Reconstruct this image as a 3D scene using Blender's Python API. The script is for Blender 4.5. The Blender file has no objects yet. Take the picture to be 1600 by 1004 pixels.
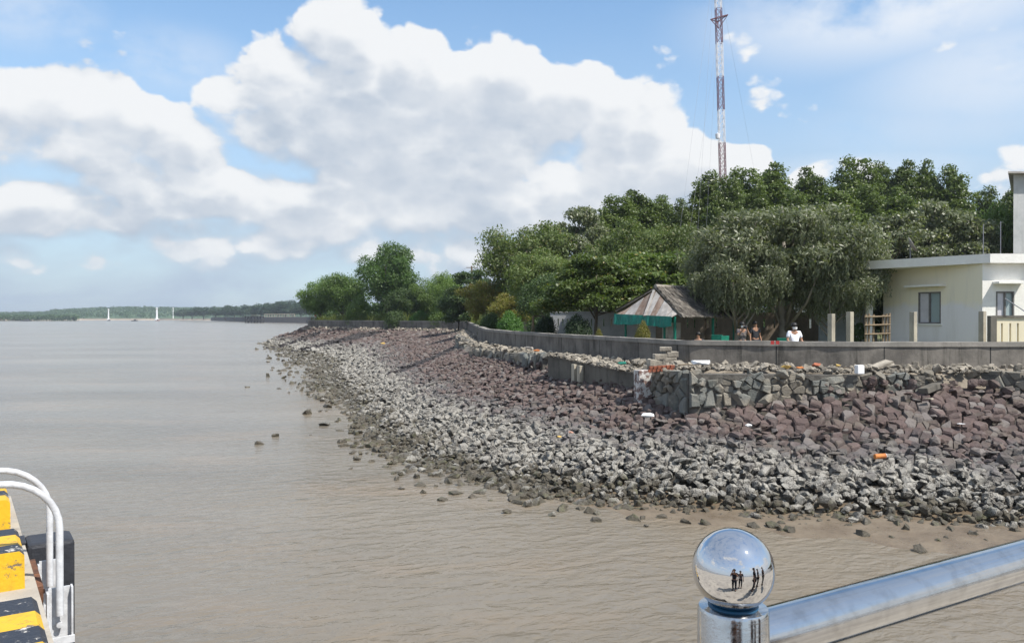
import bpy, bmesh, math, random
import numpy as np
from mathutils import Vector, Matrix

random.seed(7)
RNG = np.random.default_rng(7)
R = math.radians
SC = bpy.context.scene
COL = SC.collection

# ------------------------------------------------------------------ camera
CAMZ, F = 4.3, 1250.0          # eye height above the water, focal length in photo pixels
cam_d = bpy.data.cameras.new('camera')
cam_d.sensor_width = 36
cam_d.lens = 36 * F / 1600
cam_d.clip_start = 0.05
cam_d.clip_end = 30000
cam = bpy.data.objects.new('camera', cam_d)
COL.objects.link(cam)
cam.location = (0, 0, CAMZ)
cam.rotation_euler = (R(90) - math.atan(6 / F), 0, 0)
SC.camera = cam

def P(px, py, d):
    """real place of what the photo shows at (px, py), d metres in front of the eye"""
    return Vector(((px - 800) / F * d, d, CAMZ - (py - 496) / F * d))

# ------------------------------------------------------------------ light
SUN_EL, SUN_AZ = R(54), math.atan2(0.78, -0.62)      # azimuth clockwise from +Y
sun_v = Vector((math.sin(SUN_AZ) * math.cos(SUN_EL), math.cos(SUN_AZ) * math.cos(SUN_EL), math.sin(SUN_EL)))
sun_d = bpy.data.lights.new('sun', 'SUN')
sun_d.energy = 5.0
sun_d.angle = R(0.53)
sun_d.color = (1.0, 0.955, 0.88)
sun = bpy.data.objects.new('sun', sun_d)
COL.objects.link(sun)
sun.location = (30, -20, 60)
sun.rotation_euler = sun_v.to_track_quat('Z', 'Y').to_euler()
SC.view_settings.view_transform = 'Standard'
SC.view_settings.look = 'None'
SC.view_settings.gamma = 1
SC.view_settings.exposure = 0.42
SC.view_settings.use_curve_mapping = False
SC.cycles.max_bounces = 8
SC.cycles.transparent_max_bounces = 8
SC.cycles.volume_bounces = 0
SC.cycles.sample_clamp_indirect = 4
SC.cycles.sample_clamp_direct = 8
SC.cycles.use_denoising = True

# ------------------------------------------------------------------ sky with cumulus clouds
class NT:
    """small helper to write node trees"""
    def __init__(s, tree):
        s.t = tree
        s.n = tree.nodes
        s.l = tree.links
    def new(s, typ, **kw):
        n = s.n.new(typ)
        for k, v in kw.items():
            setattr(n, k, v)
        return n
    def put(s, sock, v):
        if isinstance(v, bpy.types.NodeSocket):
            s.l.new(v, sock)
        elif v is not None:
            sock.default_value = v
    def math(s, op, a, b=None, c=None, clamp=False):
        n = s.new('ShaderNodeMath', operation=op, use_clamp=clamp)
        for i, v in enumerate((a, b, c)):
            s.put(n.inputs[i], v)
        return n.outputs[0]
    def vec(s, op, a, b=None, c=None):
        n = s.new('ShaderNodeVectorMath', operation=op)
        for i, v in enumerate((a, b, c)):
            s.put(n.inputs[i], v)
        return n.outputs['Value'] if op in ('LENGTH', 'DOT_PRODUCT', 'DISTANCE') else n.outputs[0]
    def ramp(s, v, a, b, lo=0.0, hi=1.0, smooth=True):
        n = s.new('ShaderNodeMapRange', interpolation_type='SMOOTHSTEP' if smooth else 'LINEAR')
        for i, x in enumerate((v, a, b, lo, hi)):
            s.put(n.inputs[i], x)
        return n.outputs[0]
    def noise(s, vec, scale, detail=4, rough=0.55, dist=0.0, col=False):
        n = s.new('ShaderNodeTexNoise')
        s.put(n.inputs['Vector'], vec)
        s.put(n.inputs['Scale'], scale)
        n.inputs['Detail'].default_value = detail
        n.inputs['Roughness'].default_value = rough
        n.inputs['Distortion'].default_value = dist
        return n.outputs['Color' if col else 'Fac']
    def voronoi(s, vec, scale, feature='F1', out='Distance', rnd=1.0):
        n = s.new('ShaderNodeTexVoronoi', feature=feature)
        s.put(n.inputs['Vector'], vec)
        s.put(n.inputs['Scale'], scale)
        n.inputs['Randomness'].default_value = rnd
        return n.outputs[out]
    def mix(s, fac, a, b):
        n = s.new('ShaderNodeMix', data_type='RGBA')
        s.put(n.inputs[0], fac)
        s.put(n.inputs[6], rgba(a))
        s.put(n.inputs[7], rgba(b))
        return n.outputs[2]
    def xyz(s, v):
        n = s.new('ShaderNodeSeparateXYZ')
        s.put(n.inputs[0], v)
        return n.outputs
    def comb(s, x, y, z):
        n = s.new('ShaderNodeCombineXYZ')
        for i, v in enumerate((x, y, z)):
            s.put(n.inputs[i], v)
        return n.outputs[0]

def rgba(c):
    if isinstance(c, (tuple, list)):
        return tuple(c) + (1.0,) if len(c) == 3 else tuple(c)
    return c

def azel(px, py):
    az = math.atan((px - 800) / F)
    return az, math.atan((496 - py) / F * math.cos(az))

CLOUDS = [  # centre and radii of the cumulus heads (photo pixels), strength
    (528, 60, 95, 75, 1.0), (470, 140, 150, 90, 1.0), (645, 100, 80, 70, 1.0), (560, 190, 260, 120, 1.0),
    (760, 150, 170, 100, 1.0), (870, 170, 150, 85, 1.0), (975, 195, 110, 75, 1.0), (700, 240, 240, 80, 1.0), (390, 160, 110, 55, .9),
    (130, 190, 150, 80, 1.0), (250, 210, 115, 65, 1.0), (30, 205, 120, 70, .9), (190, 245, 200, 50, .9),
    (270, 300, 170, 50, 1.0), (90, 330, 190, 55, .95), (500, 335, 150, 70, 1.0), (690, 310, 190, 80, 1.0), (570, 285, 130, 50, .9),
    (450, 375, 110, 40, .9), (790, 330, 110, 70, .9), (1010, 265, 170, 75, 1.0), (1110, 262, 110, 62, 1.0), (1160, 250, 60, 48, 1.0), (930, 300, 120, 60, .9),
        (55, 405, 45, 28, .6), (160, 415, 70, 22, .52), (320, 415, 90, 22, .5), (1305, 265, 80, 28, .55), (1620, 250, 90, 35, .5), (1540, 300, 90, 40, .7), (600, 420, 330, 45, .52),
    (250, 340, 480, 100, .72), (640, 360, 420, 90, .74), (950, 330, 260, 90, .78), (1250, 330, 300, 60, .55), (860, 250, 130, 60, .8),
]
random.seed(11)
BLOBS = []
for cx, cy, rx, ry, am in CLOUDS:
    a0, e0 = azel(cx, cy)
    BLOBS.append((a0, e0, rx * 1.12 / F, ry * 1.12 / F, am))

def cloud_group():
    g = bpy.data.node_groups.new('cloud_field', 'ShaderNodeTree')
    g.interface.new_socket('Vector', in_out='INPUT', socket_type='NodeSocketVector')
    g.interface.new_socket('Field', in_out='OUTPUT', socket_type='NodeSocketFloat')
    T = NT(g)
    gi, go = T.new('NodeGroupInput'), T.new('NodeGroupOutput')
    d = gi.outputs[0]
    warp = T.vec('SCALE', T.vec('SUBTRACT', T.noise(d, 9, 3, col=True), (0.5, 0.5, 0.5)))
    warp.node.inputs['Scale'].default_value = 0.05
    dw = T.vec('ADD', d, warp)
    x, y, z = T.xyz(dw)
    az = T.math('ARCTAN2', x, y)
    el = T.math('ARCSINE', T.math('MINIMUM', z, 0.999))
    v = T.comb(az, el, 0.0)
    acc = None
    for a0, e0, ra, re, am in BLOBS:
        q = T.vec('MULTIPLY_ADD', v, (1 / ra, 1 / re, 0), (-a0 / ra, -e0 / re, 0))
        f = T.ramp(T.vec('LENGTH', q), 0.30, 1.08, am ** 1.6 * 1.46, 0.0)
        acc = f if acc is None else T.math('SMOOTH_MAX', acc, f, 0.18)
    # the same kind of broken cumulus goes on all round
    side = T.math('MULTIPLY', T.ramp(T.math('ABSOLUTE', az), .66, .85, 0, 1), T.ramp(el, .95, .65, .35, 1))
    acc = T.math('MAXIMUM', acc, T.math('MULTIPLY', side, T.ramp(T.noise(T.vec('MULTIPLY', d, (1, 1, 1.6)), 1.7, 2), .50, .70, .2, 1.05)))
    flat = T.vec('MULTIPLY', d, (1, 1, 1.5))
    n1 = T.noise(flat, 5.0, 8, 0.60, 0.2)
    wv = T.vec('ADD', flat, T.vec('MULTIPLY', T.noise(flat, 26, 3, col=True), (.035, .035, .035)))
    n2 = T.voronoi(wv, 12, 'F1')
    n3 = T.voronoi(wv, 31, 'F1')
    f = T.math('ADD', T.math('SUBTRACT', acc, .20), T.math('MULTIPLY', T.math('SUBTRACT', n1, 0.5), 1.55))
    f = T.math('SUBTRACT', f, T.math('MULTIPLY', T.math('SUBTRACT', n2, 0.35), 0.60))
    f = T.math('SUBTRACT', f, T.math('MULTIPLY', T.math('SUBTRACT', n3, 0.35), 0.44))
    g.links.new(f, go.inputs[0])
    return g

world = bpy.data.worlds.new('World')
SC.world = world
world.use_nodes = True
world.cycles.sampling_method = 'MANUAL'
world.cycles.sample_map_resolution = 512
W = NT(world.node_tree)
W.n.clear()
sky = W.new('ShaderNodeTexSky', sky_type='NISHITA')
sky.sun_disc = False
sky.sun_elevation = SUN_EL
sky.sun_rotation = SUN_AZ
sky.air_density = 1.0
sky.dust_density = 0.25
sky.ozone_density = 1.6
sky_bg = W.new('ShaderNodeBackground')
W.l.new(W.vec('MULTIPLY', sky.outputs[0], (.90, 1.03, 1.05)), sky_bg.inputs[0])
sky_bg.inputs[1].default_value = 0.145
tc = W.new('ShaderNodeTexCoord')
direction = W.vec('NORMALIZE', tc.outputs['Generated'])
grp = cloud_group()
def field(vec):
    n = W.new('ShaderNodeGroup')
    n.node_tree = grp
    W.l.new(vec, n.inputs[0])
    return n.outputs[0]
f0 = field(direction)
f1 = field(W.vec('NORMALIZE', W.vec('ADD', direction, (0.010, -0.004, 0.024))))
grad = W.math('SUBTRACT', W.math('SMOOTH_MIN', f0, 1.0, .3), W.math('SMOOTH_MIN', f1, 1.0, .3))
fine = W.noise(W.vec('MULTIPLY', direction, (1, 1, 1.5)), 24, 7, .62)
soft = W.noise(W.vec('MULTIPLY', direction, (1, 1, 2.2)), 5.0, 5, .55, .3)
dens = W.ramp(f0, 0.06, W.ramp(grad, -.22, .22, .80, .28))
lit = W.math('MULTIPLY_ADD', grad, 0.95, 0.70)
lit = W.math('ADD', lit, W.math('MULTIPLY', W.math('SUBTRACT', fine, .5), .30))
lit = W.math('ADD', lit, W.math('MULTIPLY', W.math('SUBTRACT', soft, .5), 1.25))
lit = W.math('ADD', lit, W.math('MULTIPLY', W.ramp(f0, 0.5, 1.5), -0.34))
lit = W.ramp(lit, 0.0, 1.05)
ccol = W.mix(lit, (0.345, 0.405, 0.49), (0.69, 0.70, 0.71))
cl_bg = W.new('ShaderNodeBackground')
W.l.new(ccol, cl_bg.inputs[0])
dz = W.xyz(direction)[2]
cover = W.math('MULTIPLY', dens, W.ramp(dz, 0.0, 0.10, 0.45, 0.97))
veil_bg = W.new('ShaderNodeBackground')
veil_bg.inputs[0].default_value = (0.370, 0.448, 0.550, 1)
veil = W.math('MULTIPLY', W.ramp(dz, .42, .0, .04, 1.0), W.ramp(soft, .2, .8, .80, 1.1), clamp=True)
mixv = W.new('ShaderNodeMixShader')
W.l.new(veil, mixv.inputs[0])
W.l.new(sky_bg.outputs[0], mixv.inputs[1])
W.l.new(veil_bg.outputs[0], mixv.inputs[2])
# thin high cloud
aze = W.comb(W.math('ARCTAN2', W.xyz(direction)[0], W.xyz(direction)[1]), W.math('ARCSINE', W.math('MINIMUM', dz, .999)), 0.0)
cir = None
for cx, cy, rx, ry, am in ((1400, 10, 340, 95, 1.0), (1560, 110, 220, 100, .7), (1500, 190, 240, 60, .35), (40, 20, 110, 60, .5), (120, 40, 60, 50, .4), (270, 95, 130, 60, .5), (1350, 270, 200, 40, .5)):
    a0, e0 = azel(cx, cy)
    q_ = W.vec('MULTIPLY_ADD', aze, (F / rx, F / ry, 0), (-a0 * F / rx, -e0 * F / ry, 0))
    f_ = W.ramp(W.vec('LENGTH', q_), .1, 1.1, am, 0)
    cir = f_ if cir is None else W.math('MAXIMUM', cir, f_)
cir = W.math('MAXIMUM', cir, W.math('MULTIPLY', W.math('MAXIMUM', W.ramp(W.math('ABSOLUTE', W.xyz(aze)[0]), .66, .85), W.ramp(W.xyz(aze)[1], .45, .65)), .45))
cir = W.math('MULTIPLY', cir, W.ramp(W.math('ADD', W.math('MULTIPLY', soft, .7), W.math('MULTIPLY', fine, .3)), .26, .54))
cir_bg = W.new('ShaderNodeBackground')
cir_bg.inputs[0].default_value = (.60, .65, .72, 1)
mixc = W.new('ShaderNodeMixShader')
W.l.new(cir, mixc.inputs[0])
W.l.new(mixv.outputs[0], mixc.inputs[1])
W.l.new(cir_bg.outputs[0], mixc.inputs[2])
mixs = W.new('ShaderNodeMixShader')
W.l.new(cover, mixs.inputs[0])
W.l.new(mixc.outputs[0], mixs.inputs[1])
W.l.new(cl_bg.outputs[0], mixs.inputs[2])
wo = W.new('ShaderNodeOutputWorld')
W.l.new(mixs.outputs[0], wo.inputs[0])

# ------------------------------------------------------------------ materials
MATS = {}
def new_mat(name):
    m = bpy.data.materials.new(name)
    m.use_nodes = True
    T = NT(m.node_tree)
    b = m.node_tree.nodes['Principled BSDF']
    MATS[name] = m
    return m, T, b

def mat(name, c1, c2=None, rough=0.7, scale=3.0, metal=0.0, bump=0.0, bscale=20.0, detail=5, isl=0.0, spec=0.3, lo=.35, hi=.65):
    """plain procedural material: two colours mixed by noise, fine relief, slight change from piece to piece"""
    m, T, b = new_mat(name)
    g = T.new('ShaderNodeNewGeometry')
    tcn = T.new('ShaderNodeTexCoord')
    co = tcn.outputs['Object']
    c = T.mix(T.ramp(T.noise(co, scale, detail, .6), lo, hi), c1, c2 or tuple(x * .78 for x in c1))
    if isl:
        k = T.ramp(g.outputs['Random Per Island'], 0, 1, 1 - isl, 1 + isl, False)
        oi = T.new('ShaderNodeObjectInfo')
        k = T.math('MULTIPLY', k, T.ramp(oi.outputs['Random'], 0, 1, 1 - isl * .6, 1 + isl * .6, False))
        sc = T.vec('SCALE', c)
        T.put(sc.node.inputs['Scale'], k)
        c = sc
    T.put(b.inputs['Base Color'], c)
    b.inputs['Roughness'].default_value = rough
    b.inputs['Metallic'].default_value = metal
    b.inputs['Specular IOR Level'].default_value = spec
    if bump:
        bn = T.new('ShaderNodeBump')
        bn.inputs['Strength'].default_value = bump
        bn.inputs['Distance'].default_value = 0.05
        T.put(bn.inputs['Height'], T.noise(co, bscale, 5, .65))
        T.l.new(bn.outputs[0], b.inputs['Normal'])
    return m

def leaf_mat(name, c1, c2, trans=0.3, rough=0.5, spec=0.35, odd=None, odd_share=0.0):
    m, T, b = new_mat(name)
    g = T.new('ShaderNodeNewGeometry')
    oi = T.new('ShaderNodeObjectInfo')
    co = T.new('ShaderNodeTexCoord').outputs['Object']
    fac = T.math('ADD', T.math('MULTIPLY', g.outputs['Random Per Island'], .6), T.math('MULTIPLY', T.noise(co, 5, 3), .5), clamp=True)
    c = T.mix(fac, c1, c2)
    if odd:
        c = T.mix(T.math('LESS_THAN', T.math('FRACT', T.math('MULTIPLY', g.outputs['Random Per Island'], 37.7)), odd_share), c, odd)
    k = T.ramp(oi.outputs['Random'], 0, 1, .84, 1.18, False)
    sc = T.vec('SCALE', c)
    T.put(sc.node.inputs['Scale'], k)
    T.put(b.inputs['Base Color'], sc)
    b.inputs['Roughness'].default_value = rough
    b.inputs['Specular IOR Level'].default_value = spec
    tr = T.new('ShaderNodeBsdfTranslucent')
    T.put(tr.inputs[0], T.vec('MULTIPLY', sc, (1.5, 1.7, .7)))
    ms = T.new('ShaderNodeMixShader')
    ms.inputs[0].default_value = trans
    T.l.new(b.outputs[0], ms.inputs[1])
    T.l.new(tr.outputs[0], ms.inputs[2])
    T.l.new(ms.outputs[0], m.node_tree.nodes['Material Output'].inputs[0])
    return m

def rock_mat():
    """riprap stone: weathered red-brown above the tide, grey in the middle, barnacles below, slime at the water"""
    m, T, b = new_mat('riprap_stone')
    g = T.new('ShaderNodeNewGeometry')
    oi = T.new('ShaderNodeObjectInfo')
    pos = g.outputs['Position']
    x, y, z = T.xyz(pos)
    isl = T.math('FRACT', T.math('ADD', T.math('MULTIPLY', g.outputs['Random Per Island'], 1.0), oi.outputs['Random']))
    big = T.noise(pos, .55, 4, .6)
    med = T.noise(pos, 3.2, 4, .6)
    zz = T.math('ADD', z, T.math('MULTIPLY', T.math('SUBTRACT', big, .5), 1.3))
    zz = T.math('ADD', zz, T.math('MULTIPLY', T.math('SUBTRACT', isl, .5), .35))
    red = T.mix(isl, (.076, .055, .051), (.130, .093, .085))
    red = T.mix(T.ramp(T.math('FRACT', T.math('MULTIPLY', isl, 9.7)), .78, .82), red, (.165, .145, .135))
    grey = T.mix(isl, (.088, .082, .084), (.140, .128, .128))
    col = T.mix(T.ramp(zz, 1.05, 1.45), grey, red)
    col = T.mix(T.ramp(med, .50, .78, 0, .55), col, (.23, .20, .185))
    spk = T.noise(pos, 38, 3, .75)
    clump = T.noise(pos, 5.0, 3, .6)
    barn = T.mix(T.ramp(T.noise(pos, 60, 2), .35, .65), (.375, .355, .32), (.25, .235, .205))
    up = T.xyz(g.outputs['Normal'])[2]
    cover = T.math('ADD', T.math('ADD', spk, T.math('MULTIPLY', T.math('SUBTRACT', clump, .5), .8)), T.math('MULTIPLY', up, .07))
    zone = T.math('MULTIPLY', T.ramp(zz, 1.25, .75), T.ramp(zz, .0, .38, .35, 1.0))
    bfac = T.math('MULTIPLY', T.ramp(cover, .40, .55), zone)
    under = T.mix(T.ramp(zz, 1.2, .7), col, (.085, .078, .072))
    col = T.mix(bfac, under, barn)
    wet = T.mix(med, (.060, .052, .038), (.105, .090, .062))
    wet = T.mix(T.ramp(clump, .52, .66, 0, .6), wet, (.085, .088, .034))
    col = T.mix(T.ramp(zz, .42, .10, 0, .9), col, wet)
    dirt = T.math('MULTIPLY', T.ramp(T.noise(pos, 1.7, 5, .65), .42, .70), T.ramp(up, -.1, .8, .15, .75))
    dirt = T.math('MULTIPLY', dirt, T.ramp(zone, 0, 1, 1, .12))
    col = T.mix(dirt, col, (.118, .098, .078))
    T.put(b.inputs['Base Color'], col)
    T.put(b.inputs['Roughness'], T.ramp(z, .10, .35, .42, .88))
    b.inputs['Specular IOR Level'].default_value = .3
    h = T.math('ADD', T.math('MULTIPLY', T.noise(pos, 14, 6, .68), 1.0), T.math('MULTIPLY', bfac, .45))
    bn = T.new('ShaderNodeBump')
    bn.inputs['Strength'].default_value = .75
    bn.inputs['Distance'].default_value = .06
    T.put(bn.inputs['Height'], h)
    T.l.new(bn.outputs[0], b.inputs['Normal'])
    return m

def masonry_mat():
    m, T, b = new_mat('wall_stone')
    g = T.new('ShaderNodeNewGeometry')
    oi = T.new('ShaderNodeObjectInfo')
    pos = g.outputs['Position']
    isl = oi.outputs['Random']
    c = T.mix(isl, (.150, .134, .108), (.260, .228, .180))
    c = T.mix(T.ramp(T.noise(pos, .8, 3), .45, .62), c, T.mix(isl, (.095, .100, .090), (.17, .175, .162)))
    c = T.mix(T.ramp(T.noise(pos, 6, 5, .65), .5, .75, 0, .6), c, (.29, .265, .225))
    T.put(b.inputs['Base Color'], c)
    b.inputs['Roughness'].default_value = .88
    bn = T.new('ShaderNodeBump')
    bn.inputs['Strength'].default_value = .8
    bn.inputs['Distance'].default_value = .05
    T.put(bn.inputs['Height'], T.noise(pos, 16, 6, .68))
    T.l.new(bn.outputs[0], b.inputs['Normal'])
    return m

def concrete_mat(name, c1, c2, stain=(.04, .038, .033), amount=.7):
    """weathered concrete with rain streaks running down and blotches"""
    m, T, b = new_mat(name)
    pos = T.new('ShaderNodeNewGeometry').outputs['Position']
    st = T.vec('MULTIPLY', pos, (2.2, 2.2, .25))
    c = T.mix(T.ramp(T.noise(pos, 1.1, 6, .65), .35, .68), c1, c2)
    c = T.mix(T.ramp(T.noise(st, 1.6, 5, .65), .48, .72, 0, amount), c, stain)
    c = T.mix(T.ramp(T.noise(pos, 9, 4, .7), .55, .75, 0, .35), c, tuple(min(1, k * 1.35) for k in c1))
    T.put(b.inputs['Base Color'], c)
    b.inputs['Roughness'].default_value = .9
    b.inputs['Specular IOR Level'].default_value = .2
    bn = T.new('ShaderNodeBump')
    bn.inputs['Strength'].default_value = .35
    bn.inputs['Distance'].default_value = .03
    T.put(bn.inputs['Height'], T.noise(pos, 12, 7, .7))
    T.l.new(bn.outputs[0], b.inputs['Normal'])
    return m

def water_mat():
    m, T, b = new_mat('river_water')
    pos = T.new('ShaderNodeNewGeometry').outputs['Position']
    c = T.mix(T.ramp(T.noise(T.vec('MULTIPLY', pos, (.035, .10, 1)), 1.0, 4), .3, .7), (.148, .127, .098), (.194, .165, .125))
    c = T.mix(T.ramp(T.noise(T.vec('MULTIPLY', pos, (.16, .34, 1)), 1.0, 5, .6), .48, .72, 0, .6), c, (.225, .172, .118))
    T.put(b.inputs['Base Color'], c)
    b.inputs['Roughness'].default_value = .17
    b.inputs['IOR'].default_value = 1.333
    b.inputs['Specular IOR Level'].default_value = .5
    rot = T.new('ShaderNodeVectorRotate', rotation_type='Z_AXIS')
    T.put(rot.inputs['Vector'], pos)
    rot.inputs['Angle'].default_value = R(-17)
    rp = rot.outputs[0]
    w1 = T.noise(T.vec('MULTIPLY', rp, (.8, 1.6, 1)), 1.0, 3, .5, .6)
    w2 = T.noise(T.vec('MULTIPLY', rp, (2.7, 4.3, 1)), 1.0, 4, .5, .8)
    w3 = T.noise(T.vec('MULTIPLY', pos, (6.5, 11, 1)), 1.0, 3, .5, .3)
    gust = T.ramp(T.noise(T.vec('MULTIPLY', pos, (.03, .09, 1)), 1.0, 3), .3, .7, .40, 1.45)
    h = T.math('ADD', T.math('MULTIPLY', w1, .16), T.math('MULTIPLY', w2, .105))
    h = T.math('ADD', h, T.math('MULTIPLY', w3, .014))
    h = T.math('MULTIPLY', h, gust)
    bn = T.new('ShaderNodeBump')
    bn.inputs['Strength'].default_value = .48
    bn.inputs['Distance'].default_value = 1.0
    T.put(bn.inputs['Height'], h)
    T.l.new(bn.outputs[0], b.inputs['Normal'])
    return m

def paint_mat(name, c1, wear, amt=.62, rough=.5, scale=9):
    """painted surface with worn-through patches"""
    m, T, b = new_mat(name)
    pos = T.new('ShaderNodeNewGeometry').outputs['Position']
    n = T.math('ADD', T.math('MULTIPLY', T.noise(pos, scale, 7, .7), .7), T.math('MULTIPLY', T.noise(pos, scale * 5, 4, .7), .3))
    w = T.ramp(n, amt - .03, amt + .03)
    c = T.mix(T.noise(pos, 5, 4), c1, tuple(k * .82 for k in c1))
    c = T.mix(T.ramp(T.noise(T.vec('MULTIPLY', pos, (7, 7, 1.6)), 1.0, 6, .7), .46, .70, 0, .6), c, tuple(k * .42 + .02 for k in c1))
    T.put(b.inputs['Base Color'], T.mix(w, c, wear))
    T.put(b.inputs['Roughness'], T.ramp(w, 0, 1, rough, .9))
    bn = T.new('ShaderNodeBump')
    bn.inputs['Strength'].default_value = .4
    bn.inputs['Distance'].default_value = .01
    T.put(bn.inputs['Height'], T.math('SUBTRACT', T.noise(pos, 40, 4), T.math('MULTIPLY', w, .5)))
    T.l.new(bn.outputs[0], b.inputs['Normal'])
    return m

M_ROCK = rock_mat()
M_STONE = masonry_mat()
M_WATER = water_mat()
M_SEAWALL = concrete_mat('sea_wall_concrete', (.200, .182, .160), (.105, .096, .086), amount=.85)
M_COPING = concrete_mat('coping_concrete', (.27, .25, .225), (.19, .18, .16), amount=.4)
M_OLDCON = concrete_mat('old_concrete', (.155, .142, .12), (.10, .092, .08))
M_POSTCON = concrete_mat('post_concrete', (.42, .38, .30), (.30, .27, .22), amount=.35)
M_DECK = concrete_mat('pier_concrete', (.41, .37, .31), (.30, .27, .235), stain=(.12, .105, .09), amount=.7)
M_WHITEWALL = concrete_mat('white_wall_paint', (.45, .45, .45), (.36, .37, .37), stain=(.30, .30, .28), amount=.35)
M_SHADEDWALL = concrete_mat('shade_brown_wall', (.30, .24, .18), (.22, .18, .14), stain=(.12, .10, .08), amount=.4)  # tree shade on the garden wall, put into its colour as brown
M_MORTAR = mat('mortar', (.13, .12, .105), (.08, .074, .066), .95, 6, bump=.6)
M_BED = mat('embankment_fill', (.085, .072, .06), (.045, .04, .035), .9, 2.0, bump=.8, bscale=9)
M_RUBBLE = mat('rubble_stone', (.37, .33, .27), (.19, .168, .138), .92, 2.2, bump=.7, bscale=12, isl=.3)
M_LAND = mat('land_soil', (.165, .155, .085), (.075, .10, .035), .95, .35, bump=.5, bscale=4)
M_YARD = mat('yard_paving', (.40, .37, .32), (.30, .28, .24), .9, .8, bump=.2)
M_GRASS = leaf_mat('grass_blades', (.085, .12, .028), (.16, .17, .045), .35)
M_BARK = mat('bark', (.15, .125, .10), (.075, .06, .048), .9, 4, bump=.9, bscale=14)
M_PALEBARK = mat('pale_bark', (.26, .235, .20), (.13, .115, .095), .9, 4, bump=.8, bscale=12)
M_STEEL, T_, b_ = new_mat('stainless_steel')
pos_ = T_.new('ShaderNodeNewGeometry').outputs['Position']
b_.inputs['Metallic'].default_value = 1
vr_ = T_.new('ShaderNodeVectorRotate', rotation_type='Z_AXIS')
T_.put(vr_.inputs['Vector'], pos_)
vr_.inputs['Angle'].default_value = -math.atan2(.509, .861)
st_ = T_.noise(T_.vec('MULTIPLY', vr_.outputs[0], (3.5, 240, 240)), 1.0, 4, .65)
T_.put(b_.inputs['Base Color'], T_.mix(T_.math('ADD', T_.ramp(T_.noise(pos_, 30, 4), .45, .75, 0, .35), T_.ramp(st_, .52, .75, 0, .45), clamp=True), (.55, .55, .55), (.22, .205, .19)))
T_.put(b_.inputs['Roughness'], T_.math('ADD', T_.ramp(T_.noise(pos_, 45, 5, .7), .4, .7, .05, .14), T_.ramp(st_, .45, .7, 0, .16)))
bs_ = T_.new('ShaderNodeBump'); bs_.inputs['Strength'].default_value = .10; bs_.inputs['Distance'].default_value = .002
T_.put(bs_.inputs['Height'], st_); T_.l.new(bs_.outputs[0], b_.inputs['Normal'])
M_BALL = mat('polished_ball', (.69, .69, .70), (.60, .60, .61), .03, 8, metal=1)
M_GALV = mat('white_painted_steel', (.60, .61, .63), (.42, .42, .43), .42, 9, bump=.12, bscale=60, metal=0.0, spec=.5)
M_RUBBER = mat('black_rubber', (.022, .024, .030), (.034, .036, .044), .55, 6, bump=.2, spec=.4)
M_RUST = mat('rusty_steel', (.19, .085, .045), (.085, .045, .032), .85, 9, bump=.5, bscale=30)
M_YELLOW = paint_mat('yellow_paint', (.70, .41, .014), (.14, .115, .09), .588)
M_BLACK = paint_mat('black_paint', (.022, .025, .035), (.58, .55, .50), .585)
M_CURB = concrete_mat('curb_concrete', (.46, .44, .40), (.33, .31, .29), stain=(.2, .18, .16), amount=.3)
M_WHITE = concrete_mat('white_paint', (.80, .78, .73), (.72, .70, .65), stain=(.55, .52, .46), amount=.16)
M_CREAM = mat('cream_paint', (.74, .66, .48), (.68, .61, .45), .65, 1.5, bump=.06)
M_GREENTARP = mat('green_tarp', (.010, .185, .140), (.008, .120, .092), .5, 2.5, bump=.5, bscale=5)
M_GREEN = mat('green_paint', (.008, .16, .105), (.006, .11, .075), .5, 3)
M_THATCH = mat('grey_thatch', (.25, .225, .195), (.115, .10, .085), .95, 5, isl=.4)
M_TIN = mat('tin_sheet', (.40, .375, .35), (.24, .215, .195), .55, 2.4, metal=.2, isl=.15)
M_RUSTTIN = mat('rusty_tin', (.155, .105, .080), (.235, .195, .165), .8, 3.5, isl=.2)
M_WOOD = mat('weathered_wood', (.20, .15, .10), (.11, .08, .055), .9, 9, bump=.3)
M_BAMBOO = mat('bamboo', (.27, .20, .12), (.17, .125, .08), .7, 9)
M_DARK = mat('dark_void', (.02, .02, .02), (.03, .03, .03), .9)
M_FRAME = mat('window_frame', (.13, .12, .115), (.18, .17, .16), .5, 8)
M_PANE, T_, b_ = new_mat('window_pane')
b_.inputs['Roughness'].default_value = .06
pos_ = T_.new('ShaderNodeNewGeometry').outputs['Position']
T_.put(b_.inputs['Base Color'], T_.mix(T_.noise(pos_, 1.2, 2), (.27, .33, .335), (.36, .43, .43)))
M_CURTAIN = mat('curtained_pane', (.52, .50, .53), (.60, .58, .60), .12, 3, spec=.5)
M_TOWERRED = mat('red_tower_paint', (.185, .075, .095), (.13, .06, .075), .6, 5)
M_TOWERWHITE = mat('white_tower_paint', (.74, .73, .74), (.62, .61, .63), .6, 5)
M_WIRE = mat('wire', (.25, .26, .28), (.2, .2, .22), .5, 3)
M_BRICK = mat('red_brick', (.36, .12, .065), (.24, .085, .05), .9, 6, bump=.4, isl=.2)
M_PLASTICWHITE = mat('white_plastic', (.80, .80, .80), (.70, .70, .70), .45, 4)
M_ORANGE = mat('orange_debris', (.55, .20, .05), (.35, .12, .04), .7, 8)
M_YELLOWDEB = mat('yellow_debris', (.62, .42, .12), (.5, .33, .1), .7, 8)
M_SKIN = mat('skin', (.36, .20, .13), (.31, .17, .11), .55, 12)
M_SHIRT = mat('white_shirt', (.78, .79, .84), (.68, .69, .76), .85, 6, bump=.3)
M_DKCLOTH = mat('dark_cloth', (.020, .021, .026), (.034, .034, .04), .9, 6, bump=.3)
M_PATCLOTH = mat('patterned_cloth', (.16, .14, .13), (.07, .06, .07), .9, 9, lo=.45, hi=.55)
M_HAIR = mat('black_hair', (.012, .011, .011), (.02, .018, .017), .45, 20)
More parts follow.
